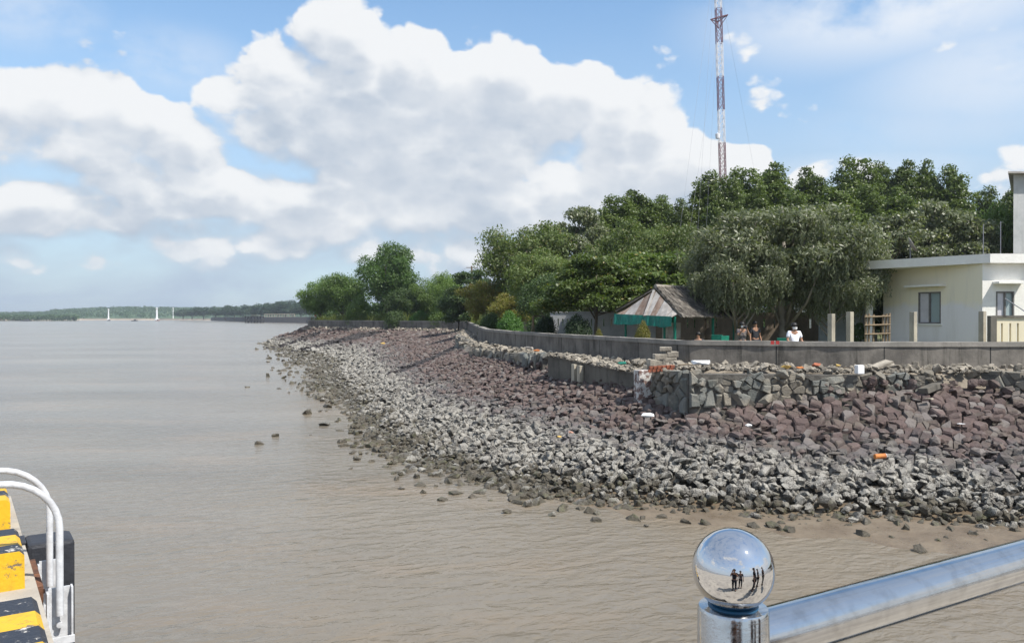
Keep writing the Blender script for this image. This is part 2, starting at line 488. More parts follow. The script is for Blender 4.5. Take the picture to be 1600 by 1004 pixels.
M_BLUE = mat('blue_ring', (.01, .085, .17), (.01, .06, .12), .4, 10)
M_HILL = mat('hill_forest', (.045, .085, .045), (.075, .12, .055), .95, .04, bump=.3, bscale=.2)
M_SAND = mat('far_sand', (.36, .30, .23), (.25, .21, .17), .95, .05)
M_DARKJET = mat('dark_jetty', (.022, .022, .024), (.035, .034, .034), .9, .5)
M_DARKEMB = mat('dark_embankment', (.050, .044, .043), (.080, .070, .067), .95, .3, bump=.4, bscale=2)
M_HULL = mat('boat_hull', (.07, .075, .09), (.11, .10, .10), .6, 2)
M_REDMARK = mat('red_graffiti', (.38, .035, .03), (.25, .03, .03), .8, 12)

# leaves
L_ACACIA = leaf_mat('acacia_leaves', (0.071, 0.126, 0.026), (0.128, 0.196, 0.049), .32)
L_TALL = leaf_mat('tall_tree_leaves', (0.051, 0.106, 0.025), (0.102, 0.164, 0.045), .3)
L_LIGHT = leaf_mat('light_leaves', (0.082, 0.139, 0.031), (0.144, 0.206, 0.054), .33)
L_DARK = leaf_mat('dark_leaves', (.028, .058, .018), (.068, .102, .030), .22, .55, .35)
L_MANG = leaf_mat('mangrove_leaves', (0.053, 0.085, 0.019), (0.115, 0.146, 0.033), .26, .42)
L_ALMOND = leaf_mat('almond_leaves', (0.050, 0.085, 0.021), (0.113, 0.146, 0.035), .3, .48, .4, (.20, .17, .05), .03)
L_GREY = leaf_mat('grey_green_leaves', (0.090, 0.107, 0.054), (0.169, 0.185, 0.103), .28, .45, .5, (.24, .23, .17), .05)
L_FEATHER = leaf_mat('feathery_leaves', (0.070, 0.106, 0.028), (0.134, 0.167, 0.054), .33, .5, .35, (.17, .16, .06), .05)
L_YELLOW = leaf_mat('yellowing_leaves', (.100, .112, .024), (.205, .185, .044), .33, .5, .35, (.20, .13, .05), .10)
L_BUSH = leaf_mat('clipped_bush_leaves', (.040, .105, .018), (.085, .175, .032), .28)
L_DKBUSH = leaf_mat('dark_bush_leaves', (.018, .036, .016), (.038, .062, .024), .2)
L_FARDARK = leaf_mat('far_tree_leaves', (.022, .048, .024), (.042, .074, .034), .2)
L_FARHILL = leaf_mat('far_forest_leaves', (.036, .072, .030), (.068, .112, .042), .25)

# ------------------------------------------------------------------ object helpers
def link(o, parent=None):
    COL.objects.link(o)
    if parent is not None:
        o.parent = parent
    return o

def wloc(o):
    v = Vector(o.location)
    while o.parent is not None:
        o = o.parent
        v = v + Vector(o.location)
    return v

def tag(o, label=None, cat=None, group=None, kind=None):
    if label: o['label'] = label
    if cat: o['category'] = cat
    if group: o['group'] = group
    if kind: o['kind'] = kind
    return o

def thing(name, label, cat, loc=(0, 0, 0), group=None, rz=0):
    o = bpy.data.objects.new(name, None)
    o.location = loc
    o.rotation_euler = (0, 0, rz)
    o.empty_display_size = .2
    link(o)
    return tag(o, label, cat, group)

class MB:
    def __init__(s):
        s.v, s.f, s.m = [], [], []
    def add(s, vs, fs, mi=0):
        k = len(s.v)
        s.v += [tuple(v) for v in vs]
        s.f += [tuple(i + k for i in f) for f in fs]
        s.m += [mi] * len(fs)
        return s
    def box(s, c, size, rz=0.0, mi=0, M=None):
        a, b, h = size[0] / 2, size[1] / 2, size[2] / 2
        M = (M or Matrix.Identity(4)) @ Matrix.Translation(c) @ Matrix.Rotation(rz, 4, 'Z')
        vs = [M @ Vector((x * a, y * b, z * h)) for z in (-1, 1) for x, y in ((-1, -1), (1, -1), (1, 1), (-1, 1))]
        return s.add(vs, [(3, 2, 1, 0), (4, 5, 6, 7), (0, 1, 5, 4), (1, 2, 6, 5), (2, 3, 7, 6), (3, 0, 4, 7)], mi)
    def bbox(s, c, size, rz=0.0, bev=.01, mi=0, M=None):
        """box with chamfered edges"""
        bm = bmesh.new()
        bmesh.ops.create_cube(bm, size=1)
        bmesh.ops.scale(bm, vec=size, verts=bm.verts)
        bmesh.ops.bevel(bm, geom=list(bm.edges), offset=bev, segments=2, affect='EDGES', profile=.6)
        M = (M or Matrix.Identity(4)) @ Matrix.Translation(c) @ Matrix.Rotation(rz, 4, 'Z')
        bm.verts.index_update()
        s.add([M @ v.co for v in bm.verts], [[v.index for v in f.verts] for f in bm.faces], mi)
        bm.free()
        return s
    def beam(s, a, b, w, h=None, mi=0):
        """square bar from a to b"""
        a, b = Vector(a), Vector(b)
        h = h or w
        d = (b - a).normalized()
        u = d.cross(Vector((0, 0, 1)))
        u = Vector((1, 0, 0)) if u.length < 1e-4 else u.normalized()
        n = u.cross(d)
        vs = [p + u * x * w / 2 + n * y * h / 2 for p in (a, b) for x, y in ((-1, -1), (1, -1), (1, 1), (-1, 1))]
        return s.add(vs, [(3, 2, 1, 0), (4, 5, 6, 7), (0, 1, 5, 4), (1, 2, 6, 5), (2, 3, 7, 6), (3, 0, 4, 7)], mi)
    def tube(s, pts, rad, n=8, cap=True, mi=0):
        pts = [Vector(p) for p in pts]
        rad = [rad] * len(pts) if isinstance(rad, (int, float)) else rad
        prev = None
        vs, fs = [], []
        for i, p in enumerate(pts):
            d = (pts[min(i + 1, len(pts) - 1)] - pts[max(i - 1, 0)]).normalized()
            if prev is None:
                u = d.cross(Vector((0, 0, 1)))
                u = Vector((1, 0, 0)) if u.length < 1e-3 else u.normalized()
            else:
                u = (prev - d * prev.dot(d)).normalized()
            prev = u
            w = d.cross(u)
            for k in range(n):
                a = 2 * math.pi * k / n
                vs.append(p + (u * math.cos(a) + w * math.sin(a)) * rad[i])
        for i in range(len(pts) - 1):
            for k in range(n):
                fs.append((i * n + k, i * n + (k + 1) % n, (i + 1) * n + (k + 1) % n, (i + 1) * n + k))
        if cap:
            fs.append(tuple(reversed(range(n))))
            fs.append(tuple(range((len(pts) - 1) * n, len(pts) * n)))
        return s.add(vs, fs, mi)
    def lathe(s, prof, c=(0, 0, 0), n=24, mi=0):
        vs, fs = [], []
        for r, z in prof:
            for k in range(n):
                a = 2 * math.pi * k / n
                vs.append((c[0] + r * math.cos(a), c[1] + r * math.sin(a), c[2] + z))
        for i in range(len(prof) - 1):
            for k in range(n):
                fs.append((i * n + k, i * n + (k + 1) % n, (i + 1) * n + (k + 1) % n, (i + 1) * n + k))
        fs.append(tuple(reversed(range(n))))
        fs.append(tuple(range((len(prof) - 1) * n, len(prof) * n)))
        return s.add(vs, fs, mi)
    def extrude(s, poly, vec, mi=0):
        """closed planar polygon pushed along vec"""
        n = len(poly)
        vec = Vector(vec)
        vs = [Vector(p) for p in poly] + [Vector(p) + vec for p in poly]
        fs = [tuple(reversed(range(n))), tuple(range(n, 2 * n))] + [(i, (i + 1) % n, n + (i + 1) % n, n + i) for i in range(n)]
        return s.add(vs, fs, mi)
    def build(s, name, mats, parent=None, smooth=False, at=None, fix=True):
        """mesh object; coordinates collected are world ones, `at` is where its origin goes"""
        me = bpy.data.meshes.new(name)
        if at is None:
            arr = np.array(s.v)
            c = (arr.min(0) + arr.max(0)) / 2
            at = Vector((c[0], c[1], arr[:, 2].min()))
        at = Vector(at)
        me.from_pydata([(v[0] - at.x, v[1] - at.y, v[2] - at.z) for v in s.v], [], s.f)
        for m in (mats if isinstance(mats, (list, tuple)) else [mats]):
            me.materials.append(m)
        if any(s.m):
            me.polygons.foreach_set('material_index', s.m)
        if smooth:
            me.polygons.foreach_set('use_smooth', [True] * len(me.polygons))
        if fix:
            bm = bmesh.new()
            bm.from_mesh(me)
            bmesh.ops.recalc_face_normals(bm, faces=bm.faces)
            bm.to_mesh(me)
            bm.free()
        me.update()
        o = bpy.data.objects.new(name, me)
        link(o, parent)
        o.location = at - (wloc(parent) if parent is not None else Vector((0, 0, 0)))
        return o

def smooth_by_angle(o, deg=40):
    me = o.data
    me.polygons.foreach_set('use_smooth', [True] * len(me.polygons))
    me.set_sharp_from_angle(angle=R(deg))

def array_mesh(name, V, Fq, mats, smooth=False):
    """mesh from numpy arrays, faces all of one size"""
    me = bpy.data.meshes.new(name)
    V = np.asarray(V, dtype=np.float32)
    Fq = np.asarray(Fq, dtype=np.int32)
    k = Fq.shape[1]
    me.vertices.add(len(V))
    me.vertices.foreach_set('co', V.ravel())
    me.loops.add(Fq.size)
    me.loops.foreach_set('vertex_index', Fq.ravel())
    me.polygons.add(len(Fq))
    me.polygons.foreach_set('loop_start', np.arange(0, Fq.size, k, dtype=np.int32))
    me.polygons.foreach_set('loop_total', np.full(len(Fq), k, dtype=np.int32))
    me.polygons.foreach_set('use_smooth', np.full(len(Fq), bool(smooth)))
    for m in (mats if isinstance(mats, (list, tuple)) else [mats]):
        me.materials.append(m)
    me.update(calc_edges=True)
    me.validate()
    return me

def copy_tree(o, parent=None):
    c = o.copy()
    COL.objects.link(c)
    c.parent = parent
    for ch in list(o.children):
        copy_tree(ch, c)
    return c

# ------------------------------------------------------------------ the shore line
#        wall foot (x, y)      waterline (x, y)
STN = [((40, 21.5), (32, 10.5)), ((26, 22.5), (18.5, 13.6)), ((14.7, 23), (10.6, 15.7)), ((10, 23), (7.4, 16.8)), ((5.2, 24.6), (4.2, 17.6)),
       ((3.7, 29), (1.5, 18.9)), ((1.7, 35), (-1, 21.6)), ((-.2, 42), (-4.4, 27.7)), ((-1.7, 50), (-8.3, 41.0)),
       ((-3, 65), (-12.0, 52)), ((-4.5, 85), (-15.2, 66)), ((-5.8, 100), (-20, 82)), ((-20, 113), (-29.5, 104)),
       ((-32, 125), (-41.5, 133)), ((-38, 150), (-47, 165)), ((-30, 200), (-40, 220))]
NS = len(STN) - 1
_q = np.arange(NS + 1)
_qd = np.linspace(0, NS, 1501)
_W = np.array([[np.interp(_qd, _q, [s[j][i] for s in STN]) for i in (0, 1)] for j in (0, 1)])   # [wall/water][xy][q]
_ker = np.hanning(121); _ker /= _ker.sum()
def _sm(a):
    p = np.concatenate([2 * a[0] - a[60:0:-1], a, 2 * a[-1] - a[-2:-62:-1]])
    return np.convolve(p, _ker, 'valid')
_W[1] = np.array([_sm(a) for a in _W[1]])
_ker = np.hanning(31); _ker /= _ker.sum()
def _sm2(a):
    p = np.concatenate([2 * a[0] - a[15:0:-1], a, 2 * a[-1] - a[-2:-17:-1]])
    return np.convolve(p, _ker, 'valid')
_W[0] = np.array([_sm2(a) for a in _W[0]])
def WP(q): return np.array([np.interp(q, _qd, _W[0][0]), np.interp(q, _qd, _W[0][1])])
def SP(q): return np.array([np.interp(q, _qd, _W[1][0]), np.interp(q, _qd, _W[1][1])])
def T0(q): return float(np.interp(q, [0, 6, 8, 9.5, 15], [.22, .22, .16, .02, .02]))
def ZTOP(q): return float(np.interp(q, [0, 6, 8, 9.5, 15], [2.42, 2.42, 2.32, 2.75, 2.8]))
def ESURF(q, t):
    t0 = T0(q)
    u = (t - t0) / (1 - t0)
    z0 = ZTOP(q)
    if u < 0: return z0 - u * .3
    if u <= 1: return z0 * (1 - u) * (1 - .12 * u) 
    return -.9 * z0 * .25 * (u - 1) * (1.0 if q > 4 else .45)
def EPT(q, t):
    p = WP(q) * (1 - t) + SP(q) * t
    return np.array([p[0], p[1], ESURF(q, t)])
# arc length along the middle
_mid = (_W[0] + _W[1]) / 2
_arc = np.concatenate([[0], np.cumsum(np.hypot(np.diff(_mid[0]), np.diff(_mid[1])))])
def Q_OF(s): return float(np.interp(s, _arc, _qd))

def px_of(p):
    d = max(p[1], .1)
    return 800 + p[0] / d * F, 496 + (CAMZ - p[2]) / d * F

# water
m = MB()
m.add([(-9000, -300, 0), (9000, -300, 0), (9000, 9000, 0), (-9000, 9000, 0)], [(0, 1, 2, 3)])
water = tag(m.build('water', M_WATER, at=(0, 0, 0)), 'broad muddy brown river with small wind ripples', 'water', kind='structure')

# land sheet behind the sea wall, its coast running round the bay to the far shore
coast = [tuple(WP(q)) for q in np.linspace(0, NS, 120)]
coast = [(c[0], c[1]) for c in coast] + [(-50, 300), (-108, 450)]
for px_, d_ in ((494, 564), (480, 624), (440, 684), (400, 764), (330, 1124), (250, 1294), (130, 1244), (100, 1164), (-60, 1004), (-300, 1004), (-900, 1500)):
    coast.append(((px_ - 800) / F * (d_ + 4), d_ + 4))
coast.append((-6000, 3600))
poly = [Vector((x, y, 2.50)) for x, y in coast] + [Vector((-8800, 8800, 2.50)), Vector((8800, 8800, 2.50)), Vector((8800, 21.0, 2.50))]
bm = bmesh.new()
fv = [bm.verts.new(p) for p in poly]
fc = bm.faces.new(fv)
bmesh.ops.triangulate(bm, faces=[fc])
bmesh.ops.recalc_face_normals(bm, faces=bm.faces)
me = bpy.data.meshes.new('ground')
bm.to_mesh(me); bm.free()
me.materials.append(M_LAND)
ground = tag(link(bpy.data.objects.new('ground', me)), 'level grassy land behind the sea wall', 'ground', kind='structure')
# sunlit yard paving behind the white wall
m = MB()
m.add([(1.5, 38, 2.506), (30, 38, 2.506), (34, 54, 2.506), (1.0, 54, 2.506)], [(0, 1, 2, 3)])
tag(m.build('yard', M_YARD), 'pale paved yard behind the slotted wall', 'yard', kind='structure')

# fill of the embankment under the stones and the mud it runs into
qs = np.concatenate([np.linspace(0, 6, 70), np.linspace(6.1, NS, 90)])
ts = np.concatenate([np.linspace(-.02, 1.0, 14), np.linspace(1.08, 2.4, 14)])
V, Fc = [], []
for q in qs:
    for t in ts:
        p = EPT(q, t)
        dz = -.16 if t < 1 else 0
        n = math.sin(p[0] * 1.7 + 1.3) * math.sin(p[1] * 2.3) * .5 + math.sin(p[0] * .7 + p[1] * .9) * .5 + math.sin(p[0] * 3.1 - p[1] * 2.2) * .3
        if t >= .92:
            mudz = .055 * math.exp(-((q - 2.3) / 1.0) ** 2) * math.exp(-((t - 1.12) / .16) ** 2)
            lo = float(np.interp(t, [.92, 1.0, 1.25, 2.4], [.07, .035, -.02, -.30])) - (.0 if q < 4.6 else min(.09, (q - 4.6) * .06))
            V.append((p[0], p[1], lo + mudz + n * .026))
        else:
            V.append((p[0], p[1], p[2] + dz))
nt = len(ts)
for i in range(len(qs) - 1):
    for j in range(nt - 1):
        Fc.append((i * nt + j, (i + 1) * nt + j, (i + 1) * nt + j + 1, i * nt + j + 1))
M_MUD, T_, b_ = new_mat('wet_mud')
pos_ = T_.new('ShaderNodeNewGeometry').outputs['Position']
c_ = T_.mix(T_.ramp(T_.noise(pos_, 1.3, 5, .65), .35, .68), (.138, .104, .070), (.178, .140, .097))
c_ = T_.mix(T_.ramp(T_.noise(pos_, 9, 4, .7), .56, .72, 0, .7), c_, (.085, .070, .048))
c_ = T_.mix(T_.ramp(T_.xyz(pos_)[2], .12, .3), c_, (.055, .048, .04))
T_.put(b_.inputs['Base Color'], c_)
T_.put(b_.inputs['Roughness'], T_.ramp(T_.noise(pos_, 2.2, 3), .35, .65, .22, .62))
bn_ = T_.new('ShaderNodeBump'); bn_.inputs['Strength'].default_value = .5; bn_.inputs['Distance'].default_value = .04
T_.put(bn_.inputs['Height'], T_.noise(pos_, 10, 6, .65)); T_.l.new(bn_.outputs[0], b_.inputs['Normal'])
mud = bpy.data.objects.new('mud_bank', array_mesh('mud_bank', V, Fc, M_MUD, True))
tag(link(mud), 'wet brown mud running out from the rocks under shallow water', 'mud', kind='structure')

# ------------------------------------------------------------------ stones
def voronoi_cells(pts, sp, kn=14):
    """polygon round each 2D point, cut half way to its neighbours"""
    pts = np.asarray(pts)
    out = []
    order = np.argsort(pts[:, 1])
    spts = pts[order]
    inv = np.empty(len(pts), int)
    inv[order] = np.arange(len(pts))
    for i, p in enumerate(pts):
        r = sp[i] * 2.2
        a = np.searchsorted(spts[:, 1], p[1] - r)
        b = np.searchsorted(spts[:, 1], p[1] + r)
        cand = spts[a:b]
        d = np.hypot(cand[:, 0] - p[0], cand[:, 1] - p[1])
        nb = cand[np.argsort(d)][:kn]
        s = sp[i] * 1.0
        poly = [(p[0] - s, p[1] - s), (p[0] + s, p[1] - s), (p[0] + s, p[1] + s), (p[0] - s, p[1] + s)]
        for n in nb:
            nx, ny = n[0] - p[0], n[1] - p[1]
            if nx * nx + ny * ny < 1e-9:
                continue
            c = (n[0] ** 2 + n[1] ** 2 - p[0] ** 2 - p[1] ** 2) / 2
            new = []
            for k in range(len(poly)):
                A, B = poly[k], poly[(k + 1) % len(poly)]
                da, db = A[0] * nx + A[1] * ny - c, B[0] * nx + B[1] * ny - c
                if da <= 0:
                    new.append(A)
                if (da < 0) != (db < 0) and abs(da - db) > 1e-12:
                    t = da / (da - db)
                    new.append((A[0] + (B[0] - A[0]) * t, A[1] + (B[1] - A[1]) * t))
            poly = new
            if len(poly) < 3:
                break
        out.append(poly)
    return out

def tri_faces(fs):
    out = []
    for f in fs:
        for k in range(1, len(f) - 1):
            out.append((f[0], f[k], f[k + 1]))
    return out

def cell_stone(poly, zfun, depth, cham, rng, gap=.95, tilt=.13):
    """a cut stone over a polygon: sunk skirt, chamfered and slightly tilted top. zfun(x, y) -> height"""
    n = len(poly)
    cx = sum(p[0] for p in poly) / n
    cy = sum(p[1] for p in poly) / n
    ex = max(math.hypot(p[0] - cx, p[1] - cy) for p in poly)
    tx, ty, dz = rng.gauss(0, tilt), rng.gauss(0, tilt), rng.uniform(-.75, 1.0) * tilt * .42
    def h(x, y): return zfun(x, y) + dz + tx * (x - cx) + ty * (y - cy)
    rings = []
    for g, e in ((gap, -depth), (gap * rng.uniform(.95, 1.0), -cham), (gap * rng.uniform(.70, .86), cham * .35)):
        ring = []
        for p in poly:
            x, y = cx + (p[0] - cx) * g, cy + (p[1] - cy) * g
            jit = rng.uniform(-.16, .16) * cham
            ring.append((x, y, h(x, y) + e + jit))
        rings.append(ring)
    vs = rings[0] + rings[1] + rings[2]
    fs = []
    for k in range(2):
        for i in range(n):
            j = (i + 1) % n
            fs.append((k * n + i, k * n + j, (k + 1) * n + j, (k + 1) * n + i))
    fs.append(tuple(range(2 * n, 3 * n)))
    return vs, tri_faces(fs), (cx, cy, h(cx, cy)), ex

def hull_proto(rng, n=16, flat=.72, lump=.3):
    bm = bmesh.new()
    for k in range(n):
        while True:
            v = Vector((rng.uniform(-1, 1), rng.uniform(-1, 1), rng.uniform(-1, 1)))
            if .3 < v.length < 1:
                break
        v = v.normalized() * (1 - lump * rng.random())
        bm.verts.new((v.x * rng.uniform(.9, 1.1), v.y, v.z * flat))
    r = bmesh.ops.convex_hull(bm, input=bm.verts)
    junk = [g for g in r['geom_interior'] if isinstance(g, bmesh.types.BMVert)] + [g for g in r['geom_unused'] if isinstance(g, bmesh.types.BMVert)]
    if junk:
        bmesh.ops.delete(bm, geom=list(set(junk)), context='VERTS')
    bmesh.ops.triangulate(bm, faces=bm.faces)
    bmesh.ops.recalc_face_normals(bm, faces=bm.faces)
    bm.verts.index_update()
    vs = np.array([v.co[:] for v in bm.verts])
    fs = [tuple(v.index for v in f.verts) for f in bm.faces]
    bm.free()
    return vs, fs

def rough_proto(rng, flat=.75):
    """lumpier boulder: hull cut once finer and pushed about"""
    bm = bmesh.new()
    vs, fs = hull_proto(rng, 20, flat, .38)
    bv = [bm.verts.new(v) for v in vs]
    for f in fs:
        bm.faces.new([bv[i] for i in f])
    bmesh.ops.subdivide_edges(bm, edges=bm.edges, cuts=1, use_grid_fill=True)
    for v in bm.verts:
        v.co *= 1 + rng.uniform(-.09, .09)
    bmesh.ops.triangulate(bm, faces=bm.faces)
    bm.verts.index_update()
    vs = np.array([v.co[:] for v in bm.verts])
    fs = [tuple(v.index for v in f.verts) for f in bm.faces]
    bm.free()
    return vs, fs

rr = random.Random(5)
HULLS = [hull_proto(rr, rr.randint(12, 20), rr.uniform(.55, .9), rr.uniform(.15, .42)) for _ in range(30)]
ROUGH = [rough_proto(rr, rr.uniform(.6, .9)) for _ in range(20)]

def tri_join(name, pieces, material, parent=None):
    """many small meshes (vertices, triangles) joined into one"""
    Vs, Fs, k = [], [], 0
    for v, f in pieces:
        v = np.asarray(v)
        Vs.append(v)
        Fs.append(np.asarray(f) + k)
        k += len(v)
    o = bpy.data.objects.new(name, array_mesh(name, np.concatenate(Vs), np.concatenate(Fs), material))
    link(o, parent)
    return o

def single(name, v, f, material, parent, c=None):
    v = np.asarray(v)
    c = v.mean(0) if c is None else np.asarray(c)
    o = bpy.data.objects.new(name, array_mesh(name, v - c, f, material))
    link(o, parent)
    o.location = Vector(c) - (wloc(parent) if parent is not None else Vector((0, 0, 0)))
    return o

def rock_xform(proto, c, size, rng, tilt=.5):
    v, f = proto
    e = Matrix.Rotation(rng.uniform(0, 6.28), 3, 'Z') @ Matrix.Rotation(rng.gauss(0, tilt), 3, 'X') @ Matrix.Rotation(rng.gauss(0, tilt), 3, 'Y')
    s = np.array([size * rng.uniform(.8, 1.3), size * rng.uniform(.7, 1.05), size * rng.uniform(.75, 1.05)])
    return (v * s) @ np.array(e).T + np.array(c), f

emb = thing('rock_embankment', 'long stone embankment sloping from the sea wall to the river', 'embankment', (0, 20, 0))
emb['kind'] = 'structure'
rng = random.Random(21)
cellpts, cellsp, cellqt = [], [], []
boulders = []
s = 0.0
L = _arc[-1]
while s < L:
    q = Q_OF(s)
    Wq, Sq = WP(q), SP(q)
    width = np.hypot(*(Sq - Wq))
    mid = (Wq + Sq) / 2
    sp = max(.215, mid[1] * .0048)
    t0 = T0(q)
    n = max(2, int(width * (1 - t0) / sp))
    for k in range(n):
        if rng.random() < .20: continue
        t = t0 + (1 - t0) * (k + .5 + rng.uniform(-.47, .47)) / n
        ss = s + rng.uniform(-.5, .5) * sp
        qq = Q_OF(min(max(ss, 0), L))
        p = EPT(qq, t)
        if p[2] > .75:
            cellpts.append((p[0], p[1])); cellsp.append(sp); cellqt.append((qq, t))
    bsp = max(.25, mid[1] * .0048)
    nb = int(width * (1 - t0) / bsp)
    for rep in range(3):
        for k in range(nb):
            t = t0 + (1.045 - t0) * (k + rng.random()) / nb
            qq = Q_OF(min(max(s + rng.uniform(-.5, .5) * bsp * 1.3, 0), L))
            p = EPT(qq, t)
            lim = 1.12 + .28 * math.sin(p[0] * 1.1 + 2) * math.sin(p[1] * .37) + rng.gauss(0, .10)
            if p[2] < lim and (rep != 1 or rng.random() < .42):
                size = bsp * rng.choice((.45, .52, .6, .66, .8)) * (1.0, .95, .55)[rep]
                if rng.random() < .06: size *= 1.35
                if p[2] < .15: size *= .8
                boulders.append((p[0], p[1], p[2] + (-.04, .10, .02)[rep] * size / .2, size))
    s += min(sp, bsp * 1.25)
# rocks thinning out beyond the waterline
for k in range(240):
    q = rng.uniform(1.5, 12.5)
    t = 1.0 + abs(rng.gauss(0, .10)) * (1.0 if q < 6 else 1.5)
    p = EPT(q, t)
    boulders.append((p[0], p[1], rng.uniform(-.05, .02), rng.uniform(.07, .2) * (1 + p[1] * .012)))
for k in range(1500):   # dark slimy rubble fringing the far waterline
    q = rng.uniform(5.2, 13)
    t = 1.0 + rng.gauss(.02, .06) + .07 * math.sin(q * 5.1) * math.sin(q * 2.3)
    p = EPT(q, min(t, 1.25))
    boulders.append((p[0], p[1], rng.uniform(-.06, .05), rng.uniform(.08, .19) * (1 + p[1] * .008)))
for k in range(130):    # tumbled stones heaped against the foot of the broken walls
    q = rng.uniform(1.2, 6.2)
    p = EPT(q, T0(q) + .005 + abs(rng.gauss(0, .022)))
    boulders.append((p[0], p[1], p[2] + rng.uniform(.02, .24), rng.choice((.10, .13, .17, .21))))
polys = voronoi_cells(cellpts, cellsp)
stones = []
for i, poly in enumerate(polys):
    if len(poly) < 3:
        continue
    q, t = cellqt[i]
    e = SP(q) - WP(q)
    w = np.hypot(*e); e = e / w
    g = (ESURF(q, t + .02) - ESURF(q, t - .02)) / (.04 * w)
    c0 = cellpts[i]; z0 = ESURF(q, t)
    v, f, c, ex = cell_stone(poly, lambda x, y: z0 + g * ((x - c0[0]) * e[0] + (y - c0[1]) * e[1]), .20, cellsp[i] * .15, rng, rng.uniform(.90, .99), .15)
    if rng.random() < .30:      # a stone knocked loose
        v, f = rock_xform(HULLS[rng.randrange(30)], (c[0], c[1], c[2] + .02), cellsp[i] * rng.uniform(.45, .85), rng, .28)
        v = c + (np.asarray(v) - np.array(c)) * np.array([1, 1, .72])
    stones.append((ex / max(c[1], 5), v, f, c))
def split_300(items, nmax=300):
    def key(it):
        px, py = px_of(it[3])
        return it[0] if -30 < px < 1630 and py < 1010 else 0
    items = sorted(items, key=key, reverse=True)
    return items[:nmax], items[nmax:]
def in_dark_strip(c):
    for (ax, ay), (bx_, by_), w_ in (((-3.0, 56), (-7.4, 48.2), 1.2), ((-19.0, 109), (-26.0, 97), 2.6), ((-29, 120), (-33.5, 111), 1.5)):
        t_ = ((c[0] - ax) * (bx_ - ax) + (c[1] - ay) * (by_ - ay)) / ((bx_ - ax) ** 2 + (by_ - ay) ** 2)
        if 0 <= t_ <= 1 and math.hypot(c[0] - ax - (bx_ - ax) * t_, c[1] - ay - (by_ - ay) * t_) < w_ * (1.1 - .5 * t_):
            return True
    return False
bl = []
for x, y, z, size in boulders:
    v, f = rock_xform((ROUGH if y < 34 else HULLS)[rng.randrange(20)], (x, y, z), size, rng)
    bl.append((size / max(y, 5), v, f, (x, y, z)))
dark_strip = [it for it in stones + bl if in_dark_strip(it[3])]
bl = [it for it in bl if not in_dark_strip(it[3])]
stones = [it for it in stones if not in_dark_strip(it[3])]
M_DARKSTRIP = mat('dark_strip_stone', (.030, .026, .026), (.052, .045, .043), .7, 4, bump=.7, bscale=12, isl=.3)  # strips of stones coloured darker than the bank around them
tag(tri_join('dark_strip_stones', [(np.asarray(v), f) for sz, v, f, c in dark_strip], M_DARKSTRIP), kind='stuff').parent = emb
big, rest = split_300(stones)
for sz, v, f, c in big:
    single('stone', v, f, M_ROCK, emb)
tag(tri_join('small_stones', [(np.asarray(v), f) for sz, v, f, c in rest], M_ROCK), kind='stuff').parent = emb
big, rest = split_300(bl)
for sz, v, f, c in big:
    single('boulder', v, f, M_ROCK, emb)
tag(tri_join('small_boulders', [(v, f) for sz, v, f, c in rest], M_ROCK), kind='stuff').parent = emb
for ch in emb.children:
    if ch.get('kind') == 'stuff':
        ch.location = -Vector(emb.location)

# loose rocks standing in the shallows
ROCKS = ((478, 646, .42, 'olive weedy rock standing farthest out in the shallows'), (512, 636, .36, 'dark rock right behind the weedy outermost rock in the shallows'), (496, 622, .30, 'small dark rock beyond the weedy outermost rock'),
         (508, 664, .34, 'flat dark rock awash nearer than the weedy outermost rock'), (552, 668, .28, 'low rock awash between the flat dark rock and the stony bank'), (555, 716, .18, 'small lone rock in open water below the weedy outermost rock'),
         (664, 730, .2, 'dark rock at the bulge of the bank where the waterline turns right'), (628, 741, .16, 'small dark rock standing off the bulge of the bank'), (700, 739, .15, 'small rock just off the bank right of the bulge'),
         (862, 806, .17, 'dark lone rock on the water straight left of the steel ball'), (1010, 823, .11, 'little dark stone in the mud up left of the steel ball'), (1395, 842, .13, 'dark stone on the brown mud above the steel handrail'),
         (1467, 848, .15, 'pale topped stone on the mud nearest the middle of the steel handrail'), (1545, 838, .17, 'flat dark stone on the mud near the right end of the handrail'))
for k, (px, py, sz, lb) in enumerate(ROCKS):
    d = CAMZ * F / (py - 496)
    c = P(px, py, d)
    v, f = rock_xform(ROUGH[k % 20], (c.x, c.y, .03), sz * (d / 30 + .35) * .62, rng, .25)
    tag(single('rock', v, f, M_ROCK, None), lb, 'rock', 'loose rocks in the shallows')

# ------------------------------------------------------------------ sea wall
def ribbon(qa, qb, n, off0, off1, z0, z1, rough=0.0):
    """a wall running along the shore between two offsets from the wall line (positive: seaward)"""
    m = MB()
    ring = []
    for q in np.linspace(qa, qb, n):
        w = WP(q)
        tg = WP(min(q + .03, NS)) - WP(max(q - .03, 0))
        tg /= np.hypot(*tg)
        nr = np.array([tg[1], -tg[0]])
        if np.dot(nr, SP(q) - w) < 0: nr = -nr
        j0, j1 = rough * math.sin(q * 11.7 + 1) * math.sin(q * 5.1), rough * math.sin(q * 9.3) * math.sin(q * 23.0 + 2)
        a, b = w + nr * (off0 + j0), w + nr * (off1 + j1)
        ring.append([(a[0], a[1], z0(q)), (b[0], b[1], z0(q)), (b[0], b[1], z1(q) + j1 * .8), (a[0], a[1], z1(q) + j0 * .6)])
    vs = [v for r in ring for v in r]
    fs = []
    for i in range(n - 1):
        for k in range(4):
            fs.append((i * 4 + k, i * 4 + (k + 1) % 4, (i + 1) * 4 + (k + 1) % 4, (i + 1) * 4 + k))
    fs += [(3, 2, 1, 0), tuple((n - 1) * 4 + k for k in range(4))]
    return m.add(vs, fs)
WTOP = lambda q: float(np.interp(q, [0, 8, 11, 15], [3.60, 3.60, 3.86, 3.98]))
sw = thing('sea_wall', 'long grey weathered concrete sea wall curving along the top of the embankment', 'sea wall', (10, 23, 1.8))
QE = 13.05
